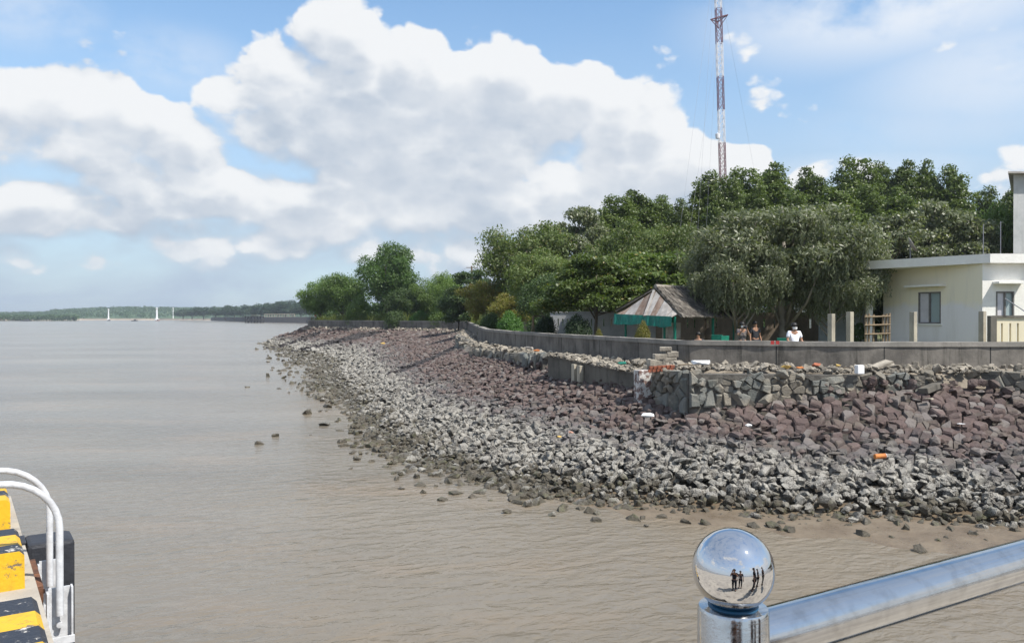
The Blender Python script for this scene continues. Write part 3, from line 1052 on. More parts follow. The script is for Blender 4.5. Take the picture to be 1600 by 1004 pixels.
ribbon(.3, QE, 420, -.30, .0, lambda q: 1.8, lambda q: WTOP(q) - .14).build('wall_body', M_SEAWALL, sw)
ribbon(.3, QE, 1400, -.335, .035, lambda q: WTOP(q) - .14 + .002, WTOP, .012).build('coping', M_COPING, sw)
# open joints between the pours
for q in (1.05, 1.62, 2.2, 2.85, 3.45, 4.05, 4.6, 5.2, 5.8, 6.5, 7.3, 8.2):
    w = WP(q); e_ = SP(q) - w
    tg = WP(q + .02) - WP(q - .02); tg /= np.hypot(*tg)
    nr = np.array([tg[1], -tg[0]])
    if nr @ e_ < 0: nr = -nr
    c_ = w + nr * .0
    MB().box((c_[0], c_[1], (1.8 + WTOP(q) - .14) / 2), (.03, .008, WTOP(q) - .15 - 1.8), math.atan2(tg[1], tg[0])).build('joint', M_DARK, sw)
# faded red dabs of paint on the coping
for px in (1207, 1215):
    p = P(px, 535, 22.935)
    mm = MB().box((p.x, p.y, p.z), (.10, .012, .10))
    mm.build('paint_mark', M_REDMARK, sw)

# ------------------------------------------------------------------ broken stone walls on the ledge in front of it
def stone_face(A, B, za, zb, h, cell, rngk, name_parent, thick=.45, ragged=.12):
    # thick: depth of the wall, ragged: how far its top has crumbled
    """rubble masonry wall between two points: a mortar core and single stones set in its seaward face"""
    A, B = Vector(A), Vector(B)
    ln = (B - A).length
    ux = (B - A) / ln
    nv = Vector((ux.y, -ux.x, 0))
    if nv.dot(Vector((0, 0, 0)) - A) < 0: nv = -nv            # towards the river side
    rg = random.Random(rngk)
    nx, nz = max(2, int(ln / cell)), max(2, int(h / (cell * .78)))
    pts, sps = [], []
    for i in range(nx):
        for k in range(nz):
            if rg.random() < .22: continue
            pts.append(((i + .5 + rg.uniform(-.36, .36)) * ln / nx, (k + .5 + rg.uniform(-.33, .33)) * h / nz))
            sps.append(cell * 1.4)
    cells = voronoi_cells(pts, sps)
    def world(u, v, o):
        z = za + (zb - za) * u / ln - h + v
        p = A + ux * u + nv * o
        return (p.x, p.y, z)
    m = MB()
    ph = rg.uniform(0, 9)
    def topv(u): return h + .02 - ragged * (.55 + .45 * math.sin(u * 2.1 + ph) + .35 * math.sin(u * 6.3 + ph * 2))
    top = -.07
    c = [A - nv * thick, B - nv * thick, B + nv * .0, A + nv * .0]
    zt = [za + top, zb + top, zb + top, za + top]
    vs = [(p.x, p.y, z - h - .5) for p, z in zip(c, zt)] + [(p.x, p.y, z) for p, z in zip(c, zt)]
    m.add(vs, [(3, 2, 1, 0), (4, 5, 6, 7), (0, 1, 5, 4), (1, 2, 6, 5), (2, 3, 7, 6), (3, 0, 4, 7)])
    m.build('mortar_core', M_MORTAR, name_parent)
    for poly in cells:
        if len(poly) < 3: continue
        poly = [(min(max(p[0], 0), ln), min(max(p[1], -.3), topv(p[0]))) for p in poly]
        if max(p[1] for p in poly) - min(p[1] for p in poly) < .04: continue
        cv = sum(p[1] for p in poly) / len(poly)
        if cv > h * .8 and rg.random() < ragged: continue
        pj = rg.gauss(.045, .035)
        v, f, cc, ex = cell_stone(poly, lambda x, y: pj, .18, .035, rg, rg.uniform(.90, .985), .17)
        if rg.random() < .24:       # a rougher unhewn stone
            cu, cv = sum(p[0] for p in poly) / len(poly), sum(p[1] for p in poly) / len(poly)
            v, f = rock_xform(HULLS[rg.randrange(30)], (cu, cv, .0), ex * .95, rg, .3)
        v = [world(p[0], p[1], p[2]) for p in v]
        single('stone', v, f, M_STONE, name_parent)
    # cap stones lying back over the core
    k = 0
    u = 0
    while u < ln:
        wd = cell * rg.uniform(.8, 1.5)
        if rg.random() > .12:
            p = world(u + wd / 2, topv(u + wd / 2) - .06, -thick * rg.uniform(.2, .6))
            v, f = rock_xform(HULLS[rg.randrange(30)], p, wd * rg.uniform(.35, .7), rg, .3)
            single('cap_stone', v, f, M_STONE, name_parent)
        u += wd
G = lambda px, py, d: P(px, py, d)
def pz(px, py, d): return P(px, py, d).z
wall_c = thing('stone_wall', 'sunlit broken rubble stone wall in the middle of the ledge with debris along its top', 'stone wall', (8, 21.6, 2))
A, B = G(1077, 580, 21.6), G(1462, 580, 21.6)
stone_face((A.x, A.y, 0), (B.x, B.y, 0), 2.84, 2.80, .74, .215, 3, wall_c, .45, .22)
wall_l = thing('stone_wall', 'shaded end face of stone wall turning back beside the white streaked concrete pier', 'stone wall', (4.5, 22.6, 2))
A, B = G(1010, 580, 23.9), G(1075, 580, 21.68)
stone_face((A.x, A.y, 0), (B.x, B.y, 0), 2.74, 2.86, .95, .24, 4, wall_l, .5, .05)
wall_d = thing('stone_wall', 'dark shaded dry stone wall at the right edge with a flat earth top', 'stone wall', (12.5, 21.5, 2))
A, B = G(1478, 580, 22.3), G(1700, 580, 20.2)
stone_face((A.x, A.y, 0), (B.x, B.y, 0), 2.86, 2.84, .95, .23, 5, wall_d, .8, .0)
wall_a = thing('stone_wall', 'low far stone wall with a pale crumbled top below the bend of the sea wall', 'stone wall', (-1, 36, 2))
A, B = G(848, 556, 31), G(738, 543, 44)
stone_face((B.x, B.y, 0), (A.x, A.y, 0), 2.66, 2.86, .85, .42, 6, wall_a, .6, .15)
wall_e = thing('stone_wall', 'short dark stone stub standing out under the corner of the far sea wall', 'stone wall', (-5, 60, 2))
A, B = G(712, 524, 56), G(735, 530, 49)
stone_face((A.x, A.y, 0), (B.x, B.y, 0), 3.1, 2.85, 1.2, .5, 8, wall_e, .5, .2)
# concrete slab wall with two broken columns
cw = thing('concrete_wall', 'dark concrete slab wall with two pale columns standing on its face', 'wall', (2.5, 26, 2))
A, B = G(1001, 583, 24.3), G(856, 553, 29.6)
m = MB()
ux = (B - A).normalized(); nv = Vector((ux.y, -ux.x, 0)).normalized()
if nv.dot(-A) < 0: nv = -nv
m.extrude([(A.x, A.y, 1.7), (B.x, B.y, 1.7), (B.x, B.y, 2.86), (A.x, A.y, 2.52)], -nv * .35)
m.build('wall_body', M_OLDCON, cw)
m = MB()
m.extrude([(A.x, A.y, 2.522), (B.x, B.y, 2.862), (B.x, B.y, 2.91), (A.x, A.y, 2.58)], -nv * .5)
SLAB = (A.copy(), B.copy(), nv.copy())
o = m.build('slab_top', M_OLDCON, cw)
o.location += nv * .03
for px in (903, 913):
    t_ = (px - 1001) / (856 - 1001)
    c = A.lerp(B, t_ * .92 + .02)
    m = MB().bbox((c.x + nv.x * .09, c.y + nv.y * .09, 2.18), (.19, .17, .98 if px > 905 else 1.02), math.atan2(ux.y, ux.x), .015)
    m.build('column', M_POSTCON, cw)
# streaked concrete pier at the corner
m = MB()
c = G(1002, 590, 23.7)
m.bbox((c.x + .05, c.y, 2.15), (.42, .42, 1.2), .25, .03)
tag(m.build('concrete_pier', paint_mat('streaked_whitewash', (.62, .60, .57), (.16, .10, .085), .50, .8, 4)), 'square concrete pier streaked with whitewash and rust at the wall corner', 'pier')
# ledge of earth and rubble between the walls
LQ = np.linspace(.3, 8.6, 60)
V, Fc = [], []
for q in LQ:
    for k, t in enumerate((-.01, .05, .10, .15, .20)):
        w = WP(q) * (1 - t) + SP(q) * t
        zz = float(np.interp(q, [0, 4.2, 5, 7, 8.6], [2.83, 2.83, 2.70, 2.74, 2.5])) + rng.uniform(-.03, .05)
        if q > 4.3 and k == 4: zz = 2.2
        if q <= 4.3 and k >= 3: zz -= .10 if k == 3 else .45
        V.append((w[0], w[1], zz))
for i in range(len(LQ) - 1):
    for j in range(4):
        Fc.append((i * 5 + j, (i + 1) * 5 + j, (i + 1) * 5 + j + 1, i * 5 + j + 1))
tag(link(bpy.data.objects.new('ledge', array_mesh('ledge', V, Fc, mat('ledge_earth', (.27, .235, .19), (.16, .135, .105), .95, 2, bump=.6, bscale=8), False))),
    'earth ledge below the sea wall strewn with rubble', 'ledge', kind='structure')
pieces = []
for k in range(900):
    q = rng.uniform(1.0, 9.4)
    t = rng.uniform(.015, .20) if q < 8.4 else rng.uniform(.0, .10)
    w = WP(q) * (1 - t) + SP(q) * t
    z = float(np.interp(q, [0, 4.2, 5, 7, 8.6, 9.4], [2.86, 2.86, 2.74, 2.76, 2.6, 2.75]))
    size = rng.choice((.05, .06, .08, .11, .15)) * (1 + w[1] * .012)
    pieces.append(rock_xform(HULLS[rng.randrange(30)], (w[0], w[1], z + size * .25), size, rng))
for k in range(700):    # crumbs lying on the wall tops themselves
    q = rng.uniform(1.2, 4.25)
    t = rng.uniform(.17, .235)
    w = WP(q) * (1 - t) + SP(q) * t
    if w[1] < 21.66: continue
    size = rng.choice((.04, .05, .07, .10, .13))
    pieces.append(rock_xform(HULLS[rng.randrange(30)], (w[0], w[1], 2.80 + size * .35), size, rng, .25))
for k in range(420):     # crumbs on the broken slab
    t_ = rng.random()
    p = SLAB[0].lerp(SLAB[1], t_) - SLAB[2] * rng.uniform(-.06, .75)
    size = rng.choice((.04, .06, .08, .11, .16))
    pieces.append(rock_xform(HULLS[rng.randrange(30)], (p.x, p.y, 2.58 + .33 * t_ + size * .25), size, rng, .25))
for k in range(500):     # pale crumbled stone along the foot of the far wall
    q = rng.uniform(8.8, 13)
    t = abs(rng.gauss(0, .05)) + .012
    p = EPT(q, t)
    pieces.append(rock_xform(HULLS[rng.randrange(30)], (p[0], p[1], p[2] + .05), rng.uniform(.12, .32), rng))
tag(tri_join('rubble', pieces, M_RUBBLE), 'pale broken rubble scattered over the ledge under the sea wall', 'rubble', kind='stuff')

# single pieces of debris
def lump(name, label, cat, px, py, d, size, material, k=0, flat=1.0, rz=0):
    c = P(px, py, d)
    v, f = HULLS[k % 30]
    v = v * np.array([size[0], size[1], size[2]]) / 2
    e = np.array(Matrix.Rotation(rz, 3, 'Z'))
    return tag(single(name, v @ e.T + np.array(c), f, material, None, np.array(c)), label, cat)
lump('foam_block', 'white foam scrap lying on the ledge just left of the wall bend', 'foam', 1095, 566, 22.4, (.75, .35, .22), M_PLASTICWHITE, 3)
lump('yellow_block', 'yellow broken block on top of the sunlit stone wall', 'block', 1229, 572, 21.7, (.40, .3, .19), M_YELLOWDEB, 6)
lump('orange_lump', 'orange brown lump of debris to the right of the yellow block', 'debris', 1250, 574, 21.7, (.32, .26, .14), M_ORANGE, 9)
lump('brown_sack', 'reddish brown crumpled sack on the stone wall top', 'sack', 1275, 570, 21.7, (.34, .3, .2), M_BRICK, 12)
lump('ochre_stone', 'pale ochre stone on the wall top left of the white block', 'stone', 1310, 571, 21.7, (.2, .18, .16), M_YELLOWDEB, 14)
m = MB().bbox(tuple(P(1343, 577, 21.45)), (.2, .16, .24), .2, .02)
tag(m.build('white_block', M_PLASTICWHITE), 'upright white block standing on the stone wall top', 'block')
m = MB()
m.box(tuple(P(1378, 569, 21.9)), (.55, .3, .06), .3, M=None)
o = tag(m.build('stone_slab', M_RUBBLE), 'tilted flat stone slab propped on the wall top', 'slab'); o.rotation_euler = (.2, -.25, 0)
c = P(1455, 606, 21.3)
m = MB().bbox(tuple(c), (.62, .3, .16), .45, .02)
o = tag(m.build('fallen_slab', M_OLDCON), 'pale fallen slab lying aslant in the gap between two stone walls', 'slab'); o.rotation_euler = (0, -.25, 0)
for k, (px, py, w_) in enumerate(((1449, 583, .44), (1432, 590, .3), (1465, 590, .3), (1440, 610, .42), (1420, 607, .34), (1472, 605, .3))):
    lump('tumbled_stone', ['large pale tumbled stone on top of the heap in the wall gap', 'rounded tan stone at the left of the heap in the wall gap', 'small grey stone at the right of the heap in the wall gap',
         'broad stone at the foot of the heap in the wall gap', 'dark stone left at the foot of the wall gap', 'grey stone against the dark right hand wall'][k], 'stone', px, py, 21.7, (w_, w_ * .8, w_ * .75), M_STONE, k + 3, rz=k)
lump('white_stone', 'bright white stone lying on the red stones right of the middle', 'stone', 1012, 648, 21.5, (.5, .2, .16), M_PLASTICWHITE, 5)
lump('white_stone', 'white rounded stone among the grey stones below the sunlit wall', 'stone', 1169, 664, 19.9, (.22, .16, .14), M_PLASTICWHITE, 8)
lump('white_scrap', 'white flat scrap on the red stones toward the right edge', 'scrap', 1503, 662, 19.6, (.24, .2, .06), M_PLASTICWHITE, 11)
lump('white_scrap', 'cream scrap of broken plastic below the gap in the stone wall', 'scrap', 1452, 623, 20.6, (.3, .2, .1), M_POSTCON, 16)
lump('white_scrap', 'white scrap by the dark olive rocks at the left waterline', 'scrap', 598, 692, 27.6, (.26, .14, .05), M_PLASTICWHITE, 13)
lump('yellow_scrap', 'yellow scrap lying on the far embankment', 'scrap', 598, 536, 72, (.55, .4, .3), M_YELLOWDEB, 2)
lump('yellow_scrap', 'yellow scrap lying on the grey rocks in the middle', 'scrap', 874, 682, 21.3, (.16, .1, .1), M_YELLOWDEB, 7)
lump('pink_stone', 'pinkish stone among the dark rocks beside a yellow scrap', 'stone', 892, 675, 21.6, (.16, .14, .1), mat('pink_stone', (.50, .26, .18), (.40, .22, .16), .8), 4)
c = P(1376, 715, 18.55)
can = thing('rusty_can', 'orange rusty can lying on the grey rocks at lower right', 'can', c)
MB().tube([c + Vector((-.13, 0, .03)), c + Vector((.13, .03, .04))], .06, 14).build('can_body', M_ORANGE, can)
MB().tube([c + Vector((.131, .03, .04)), c + Vector((.139, .031, .04))], .062, 14).build('rim', M_GALV, can)
# brick and block stack against the sea wall
st = thing('block_stack', 'small stepped stack of pale concrete blocks against the sea wall', 'stack', tuple(P(1038, 568, 24.6)))
for k, (px, py, w_, h_) in enumerate(((1025, 566, .5, .2), (1046, 563, .42, .2), (1032, 557, .42, .17), (1050, 553, .34, .17), (1040, 545, .36, .12), (1016, 574, .4, .16))):
    c = P(px, py, 24.3)
    MB().bbox(tuple(c), (w_, .32, h_), rng.uniform(-.3, .3), .02).build('block', M_RUBBLE, st)
st2 = thing('brick_course', 'row of red bricks laid on the ledge beside the streaked pier', 'bricks', tuple(P(1030, 580, 23.3)))
for k in range(12):
    c = P(1016 + 6.4 * (k % 6) + (k // 6) * 2, 579 - (k // 6) * 4.6 - (k % 6) * .5, 23.2 - .05 * (k % 6))
    MB().box(tuple(c), (.11, .2, .075), rng.uniform(-.1, .1)).build('brick', M_BRICK, st2)
c = P(973, 565, 25.6)
lump('green_cloth', 'dark green cloth caught on the end of the concrete slab', 'cloth', 972, 567, 25.4, (.5, .3, .25), M_GREEN, 9)
lump('grey_rag', 'pale blue grey plastic bag on the far ledge', 'bag', 826, 543, 33.5, (.5, .35, .22), M_TIN, 1)
lump('orange_brick', 'single orange brick on the far ledge', 'brick', 838, 547, 32.5, (.34, .22, .16), M_ORANGE, 2)
# dead branch on the ledge
m = MB()
c = P(1060, 570, 22.6)
m.tube([c, c + Vector((.25, 0, .02)), c + Vector((.55, .05, -.02))], [.02, .018, .008], 6)
tag(m.build('branch', M_WOOD), 'dark dead stick on the ledge left of the foam scrap', 'branch')

# ------------------------------------------------------------------ trees
GZ = 2.50
def unit(v): return v / np.maximum(np.linalg.norm(v, axis=1, keepdims=True), 1e-9)

def leaf_quads(pos, nrm, droop, ll, lw, rg, vary=.35, A=1.0):
    """diamond leaves at pos; nrm = facing, droop pulls the leaf axis down"""
    n = len(pos)
    ax = rg.normal(size=(n, 3))
    ax -= nrm * (ax * nrm).sum(1, keepdims=True)
    ax = unit(ax)
    ax[:, 2] -= droop
    ax = unit(ax)
    sd = unit(np.cross(nrm, ax))
    k = 1 + vary * rg.uniform(-1, 1, (n, 1))
    a, b = ax * ll * k, sd * lw * k
    a[:, 2] *= A; b[:, 2] *= A          # keeps leaves in shape on crowns that are stretched upwards
    V = np.empty((n, 4, 3))
    V[:, 0] = pos - a
    V[:, 1] = pos + b - a * .15
    V[:, 2] = pos + a
    V[:, 3] = pos - b - a * .15
    return V.reshape(-1, 3)

def puff_leaves(puffs, n, rg, up=.25, shell=.45, out=1.0):
    puffs = np.asarray(puffs)
    w = (puffs[:, 3] * puffs[:, 4] + puffs[:, 3] * puffs[:, 5])
    idx = rg.choice(len(puffs), n, p=w / w.sum())
    d = rg.normal(size=(n, 3))
    d[:, 2] += up
    d = unit(d)
    r = 1 - shell * rg.random((n, 1)) ** 1.3
    r *= 1 + .14 * rg.normal(size=(n, 1))
    pos = puffs[idx, :3] + d * r * puffs[idx, 3:6]
    nrm = unit(d * out + rg.normal(size=(n, 3)) * .75 + np.array([0, 0, .35]))
    return pos, nrm

def puffs_broad(rg, k=40, zlo=.2, pr=(.10, .19), squash=.85, top=1.0):
    out = []
    cz, hz = (zlo + top) / 2, (top - zlo) / 2
    for i in range(k):
        d = rg.normal(size=3); d /= np.linalg.norm(d)
        r = rg.uniform(pr[0], pr[1])
        rad = rg.uniform(.45, 1.0) * (1 if d[2] > -.3 else .8)
        out.append((d[0] * rad * (.5 - r * .7), d[1] * rad * (.5 - r * .7), cz + d[2] * rad * (hz - r * .6), r, r, r * squash))
    return out

def puffs_mangrove(rg, leaders=6, A=.36):
    out = []
    for i in range(leaders):
        a = rg.uniform(0, 6.28); rr_ = .30 * math.sqrt(rg.uniform(.2, 1)) if i else 0
        x, y, top = rr_ * math.cos(a), rr_ * math.sin(a), (1.0 if i == 0 else rg.uniform(.84, .985))
        z = top - .02
        while z > .38:
            e = (top - z)
            spread = min(.25, .03 + e * 1.5) * rg.uniform(.7, 1.1)
            for k in range(2 + int(min(e, .15) * 22)):
                b = rg.uniform(0, 6.28)
                r = rg.uniform(.085, .15)
                out.append((x + spread * math.cos(b) * rg.uniform(.2, 1.1), y + spread * math.sin(b) * rg.uniform(.2, 1.1), z + rg.uniform(-.012, .012), r, r, r * A * rg.uniform(.55, .8)))
            z -= rg.uniform(.026, .042)
    return out

def puffs_layer(rg, layers=5, z0=.45):
    out = []
    for l in range(layers):
        z = z0 + (1 - z0) * l / (layers - 1) * .93
        Rl = .48 * math.sqrt(max(.05, 1 - (l / layers) ** 2.2))
        for k in range(int(11 * Rl / .48) + 4):
            a = rg.uniform(0, 6.28); rad = Rl * math.sqrt(rg.uniform(.12, 1))
            r = rg.uniform(.085, .14)
            out.append((rad * math.cos(a) * .9, rad * math.sin(a) * .9, z - .10 * (rad / .5) ** 2 + rg.uniform(-.04, .04), r, r, r * .5))
    return out

def trunk_mesh(puffs, rg, r0=.022, split=.30, top=.72, limbs=9, mat_=None):
    m = MB()
    pts = [(rg.normal() * .008, rg.normal() * .008, z) for z in np.linspace(-.03, top, 7)]
    pts[0] = (0, 0, -.03)
    m.tube(pts, list(np.linspace(r0 * 1.25, r0 * .35, 7)), 8)
    idx = rg.choice(len(puffs), min(limbs, len(puffs)), replace=False)
    for i in idx:
        c = np.array(puffs[i][:3])
        z0 = rg.uniform(split, max(split + .05, min(top, c[2] - .05)))
        a = np.array([0, 0, z0])
        mid = (a + c) / 2 + np.array([0, 0, -.03 + rg.uniform(-.02, .03)]) + rg.normal(size=3) * .012
        m.tube([a, mid, c], [r0 * .5, r0 * .32, r0 * .12], 6)
    me = bpy.data.meshes.new('trunk')
    me.from_pydata(m.v, [], m.f)
    me.materials.append(mat_ or M_BARK)
    me.polygons.foreach_set('use_smooth', [True] * len(me.polygons))
    return me

def make_proto(kind, seed, lm, bark=None):
    rg = np.random.default_rng(seed)
    if kind == 'mangrove':
        pf = puffs_mangrove(rg, 6)
        pos, nr = puff_leaves(pf, 34000, rg, .6, .55)
        V = leaf_quads(pos, nr, .2, .0235, .0125, rg, .35, .36)
        tr = trunk_mesh(pf, rg, .014, .2, .9, 14, bark)
    elif kind == 'broad':
        pf = puffs_broad(rg, 46, .16)
        pos, nr = puff_leaves(pf, 24000, rg, .3, .5)
        V = leaf_quads(pos, nr, .3, .0145, .0070, rg)
        tr = trunk_mesh(pf, rg, .018, .2, .75, 12, bark)
    elif kind == 'tall':
        pf = puffs_broad(rg, 70, .10, (.085, .15), .8)
        pos, nr = puff_leaves(pf, 28000, rg, .35, .45)
        V = leaf_quads(pos, nr, .3, .0150, .0075, rg, .35, .7)
        tr = trunk_mesh(pf, rg, .020, .15, .8, 14, bark)
    elif kind == 'feather':
        pf = puffs_broad(rg, 70, .10, (.09, .17), .6)
        pos, nr = puff_leaves(pf, 36000, rg, .5, .7)
        V = leaf_quads(pos, nr, .15, .0115, .0052, rg, .5)
        tr = trunk_mesh(pf, rg, .016, .15, .75, 18, bark or M_PALEBARK)
    elif kind == 'almond':
        pf = puffs_layer(rg, 7, .30 if seed < 5 else .58)
        pos, nr = puff_leaves(pf, 27000, rg, .9, .6, .5)
        V = leaf_quads(pos, nr, .15, .0150, .0088, rg)
        tr = trunk_mesh(pf, rg, .016, .30, .85, 14, bark)
    elif kind == 'weeping':
        pf = puffs_broad(rg, 85, .34, (.07, .14), .75)
        pos, nr = puff_leaves(pf, 46000, rg, .4, .7)
        V1 = leaf_quads(pos, nr, .9, .0125, .0042, rg, .4)
        # hanging sprays
        st, sn = puff_leaves(pf, 1900, rg, -.3, .3)
        k = 13
        ln = rg.uniform(.03, .11, (len(st), 1))
        tt = np.linspace(0, 1, k)[None, :]
        sp_ = np.repeat(st[:, None, :], k, 1)
        sp_[:, :, 2] -= tt * ln
        sp_ += rg.normal(size=sp_.shape) * .005
        sp_ = sp_.reshape(-1, 3)
        V2 = leaf_quads(sp_, unit(rg.normal(size=sp_.shape) * np.array([1, 1, .2])), 2.2, .0115, .0030, rg, .4)
        V = np.concatenate([V1, V2])
        tr = trunk_mesh(pf, rg, .020, .15, .75, 22, bark or M_PALEBARK)
    elif kind == 'bush':
        pf = [(0, 0, .42, .46, .46, .50)] + puffs_broad(rg, 24, .05, (.14, .2), .9)
        pos, nr = puff_leaves(pf, 15000, rg, .3, .25)
        V = leaf_quads(pos, nr, -.3, .026, .0110, rg)
        tr = trunk_mesh(pf, rg, .03, .05, .5, 8, bark)
    elif kind == 'far':
        pf = puffs_broad(rg, 34, .05, (.12, .2), .8)
        pos, nr = puff_leaves(pf, 2600, rg, .4, .4)
        V = leaf_quads(pos, nr, .1, .035, .020, rg)
        tr = trunk_mesh(pf, rg, .02, .1, .6, 5, bark)
    kx = .5 / np.percentile(np.hypot(V[:, 0], V[:, 1]), 95)
    kz = 1 / np.percentile(V[:, 2], 99.6)
    V = V * np.array([kx, kx, kz])
    for v in tr.vertices:
        v.co = (v.co.x * kx, v.co.y * kx, v.co.z * kz)
    F_ = np.arange(len(V)).reshape(-1, 4)
    return array_mesh('crown', V, F_, lm), tr

PROTO = {}
def proto(kind, seed, lm):
    key = (kind, seed, lm.name)
    if key not in PROTO:
        base = next((v for k, v in PROTO.items() if k[:2] == key[:2]), None)
        if base:
            cm = base[0].copy()
            cm.materials.clear(); cm.materials.append(lm)
            PROTO[key] = (cm, base[1])
        else:
            PROTO[key] = make_proto(kind, seed, lm)
    return PROTO[key]

TR = random.Random(3)
def tree(name, kind, seed, lm, px, top, wpx, d, label, cat='tree', group=None, z0=GZ, depth=None, hang=0):
    c = P(px, top, d)
    h = c.z - z0
    w = wpx / F * d
    t = thing(name, label, cat, (c.x, c.y, z0), group, TR.uniform(0, 6.28))
    t.scale = (w, w if depth is None else depth, h)
    cm, tm = proto(kind, seed, lm)
    for nm, me_ in (('crown', cm), ('trunk', tm)):
        o = bpy.data.objects.new(nm, me_)
        link(o, t)
    return t

# beyond the far wall, left to right
tree('acacia_tree', 'broad', 1, L_ACACIA, 500, 436, 62, 128, 'low green tree leftmost at the far end of the sea wall')
tree('acacia_tree', 'broad', 2, L_ACACIA, 536, 429, 74, 124, 'rounded green tree between the leftmost tree and the tall lone tree')
tree('shrub', 'bush', 1, L_LIGHT, 560, 462, 38, 118, 'yellow green shrub at the foot of the tall lone tree', 'shrub')
tree('tall_tree', 'tall', 3, L_TALL, 608, 383, 90, 116, 'tall lone dense green tree standing above its low neighbours')
tree('tree', 'broad', 2, L_DARK, 632, 452, 56, 112, 'dark low tree crowding the right foot of the tall lone tree')
tree('acacia_tree', 'broad', 1, L_LIGHT, 664, 438, 52, 112, 'light green tree just right of the tall lone tree')
tree('acacia_tree', 'broad', 4, L_LIGHT, 697, 428, 58, 106, 'light green rounded tree in front of the power line')
tree('tree', 'almond', 2, L_DARK, 734, 424, 76, 92, 'dark spreading tree below the power pole')
tree('tree', 'broad', 4, L_DARK, 716, 452, 60, 94, 'small dark tree behind the bend of the far wall')
tree('shrub', 'bush', 1, L_BUSH, 655, 486, 30, 108, 'small rounded green shrub behind the far wall', 'shrub')
tree('shrub', 'bush', 2, L_LIGHT, 692, 485, 40, 105, 'bright yellow green spreading shrub behind the far wall before the bend', 'shrub')
tree('shrub', 'bush', 2, L_DARK, 620, 486, 36, 110, 'dark shrub under the tall lone tree by the far wall', 'shrub')
# centre group
tree('tree', 'feather', 5, L_YELLOW, 762, 440, 80, 72, 'open yellowing tree with bare twigs at the left of the big tree mass')
tree('tree', 'feather', 6, L_YELLOW, 795, 460, 66, 64, 'small yellowing tree in front of the feathery tree')
tree('feathery_tree', 'feather', 5, L_FEATHER, 822, 354, 134, 70, 'wide feathery light green tree at the left shoulder of the grove')
tree('feathery_tree', 'feather', 6, L_FEATHER, 850, 392, 110, 58, 'feathery tree in front of the wide feathery tree')
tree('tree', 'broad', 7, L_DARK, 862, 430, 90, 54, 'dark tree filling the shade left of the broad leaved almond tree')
tree('grey_tree', 'almond', 3, L_GREY, 900, 326, 112, 72, 'rounded grey green tree on the left skyline of the grove')
tree('tree', 'mangrove', 1, L_MANG, 862, 366, 60, 84, 'narrow dark tree behind the grey green rounded tree')
tree('mangrove_tree', 'mangrove', 2, L_MANG, 955, 312, 84, 80, 'dark green tiered tree just right of the grey green rounded tree')
tree('mangrove_tree', 'mangrove', 3, L_MANG, 990, 303, 88, 82, 'tiered tree with the highest pointed top left of the mast')
tree('mangrove_tree', 'mangrove', 1, L_MANG, 1035, 312, 70, 84, 'slim tiered tree with a single small top knot')
tree('mangrove_tree', 'mangrove', 4, L_MANG, 1064, 318, 66, 80, 'tiered tree in the dip of the skyline left of the mast')
tree('feathery_tree', 'feather', 6, L_FEATHER, 985, 352, 130, 60, 'greyish feathery tree above the broad leaved almond tree')
tree('feathery_tree', 'feather', 5, L_FEATHER, 1060, 356, 110, 62, 'greyish feathery tree above the thatched roof')
tree('almond_tree', 'almond', 5, L_ALMOND, 932, 402, 165, 38.5, 'broad leaved almond tree spreading over the white slotted wall')
tree('almond_tree', 'almond', 6, L_ALMOND, 1030, 394, 175, 41, 'broad leaved almond tree with layered canopy behind the thatched roof')
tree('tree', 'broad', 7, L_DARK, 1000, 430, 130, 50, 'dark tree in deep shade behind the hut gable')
# the grove on the right
MG = [(1131, 283, 64, 73, 2, 'dense tiered tree hiding the foot of the mast'), (1108, 276, 86, 82, 1, 'tiered dark tree directly left of the mast foot'), (1152, 270, 88, 80, 2, 'tiered dark tree just right of the mast foot'),
      (1212, 262, 86, 82, 3, 'tall tiered tree second to the right of the mast'), (1262, 270, 84, 84, 4, 'olive tiered tree between two taller tiered trees'),
      (1324, 253, 92, 84, 2, 'tallest tiered tree of the grove on the right skyline'), (1376, 262, 60, 90, 1, 'pale thin tiered tree behind the grove'),
      (1418, 258, 72, 88, 3, 'open topped tiered tree in the left of a pair'), (1446, 260, 66, 88, 4, 'open topped tiered tree in the right of a pair'),
      (1485, 266, 78, 86, 1, 'leaning tiered tree standing alone right of the open topped pair'), (1546, 298, 66, 90, 2, 'small pointed tree in the gap before the white tower block'),
      (1586, 296, 70, 92, 3, 'dark tiered tree partly behind the white tower block'),
      (1182, 300, 80, 76, 4, 'tiered tree filling the grove below the mast'), (1240, 306, 90, 74, 1, 'olive tree in the middle row of the grove above the weeping tree'),
      (1298, 298, 90, 75, 3, 'dark tree in the middle row of the grove below the tallest tree'), (1355, 296, 88, 76, 2, 'green tree in the middle row above the white shed'),
      (1125, 318, 90, 74, 3, 'shaded tree in the middle row under the mast'), (1400, 300, 80, 78, 4, 'tree in the middle row below the open topped pair')]
for px, top, w, d, sd, lb in MG:
    tree('mangrove_tree', 'mangrove', sd, L_MANG, px, top, w, d, lb)
tree('tree', 'feather', 6, L_LIGHT, 1150, 372, 110, 52, 'bright green tree left of the weeping tree')
tree('tree', 'broad', 7, L_DARK, 1105, 400, 90, 50, 'dark tree behind the thatched roof ridge')
tree('tree', 'almond', 3, L_GREY, 1395, 338, 150, 56, 'large leaved grey green tree behind the satellite dish')
tree('tree', 'almond', 5, L_GREY, 1478, 318, 150, 58, 'large leaved grey green tree behind the roof of the white house')
tree('tree', 'almond', 6, L_GREY, 1340, 372, 110, 48, 'grey green tree in front of the white shed')
tree('tree', 'broad', 2, L_LIGHT, 1548, 326, 96, 60, 'bright yellow green tree left of the white tower block')
tree('tree', 'broad', 7, L_DARK, 1530, 356, 110, 62, 'dark tree below the bright yellow green tree')
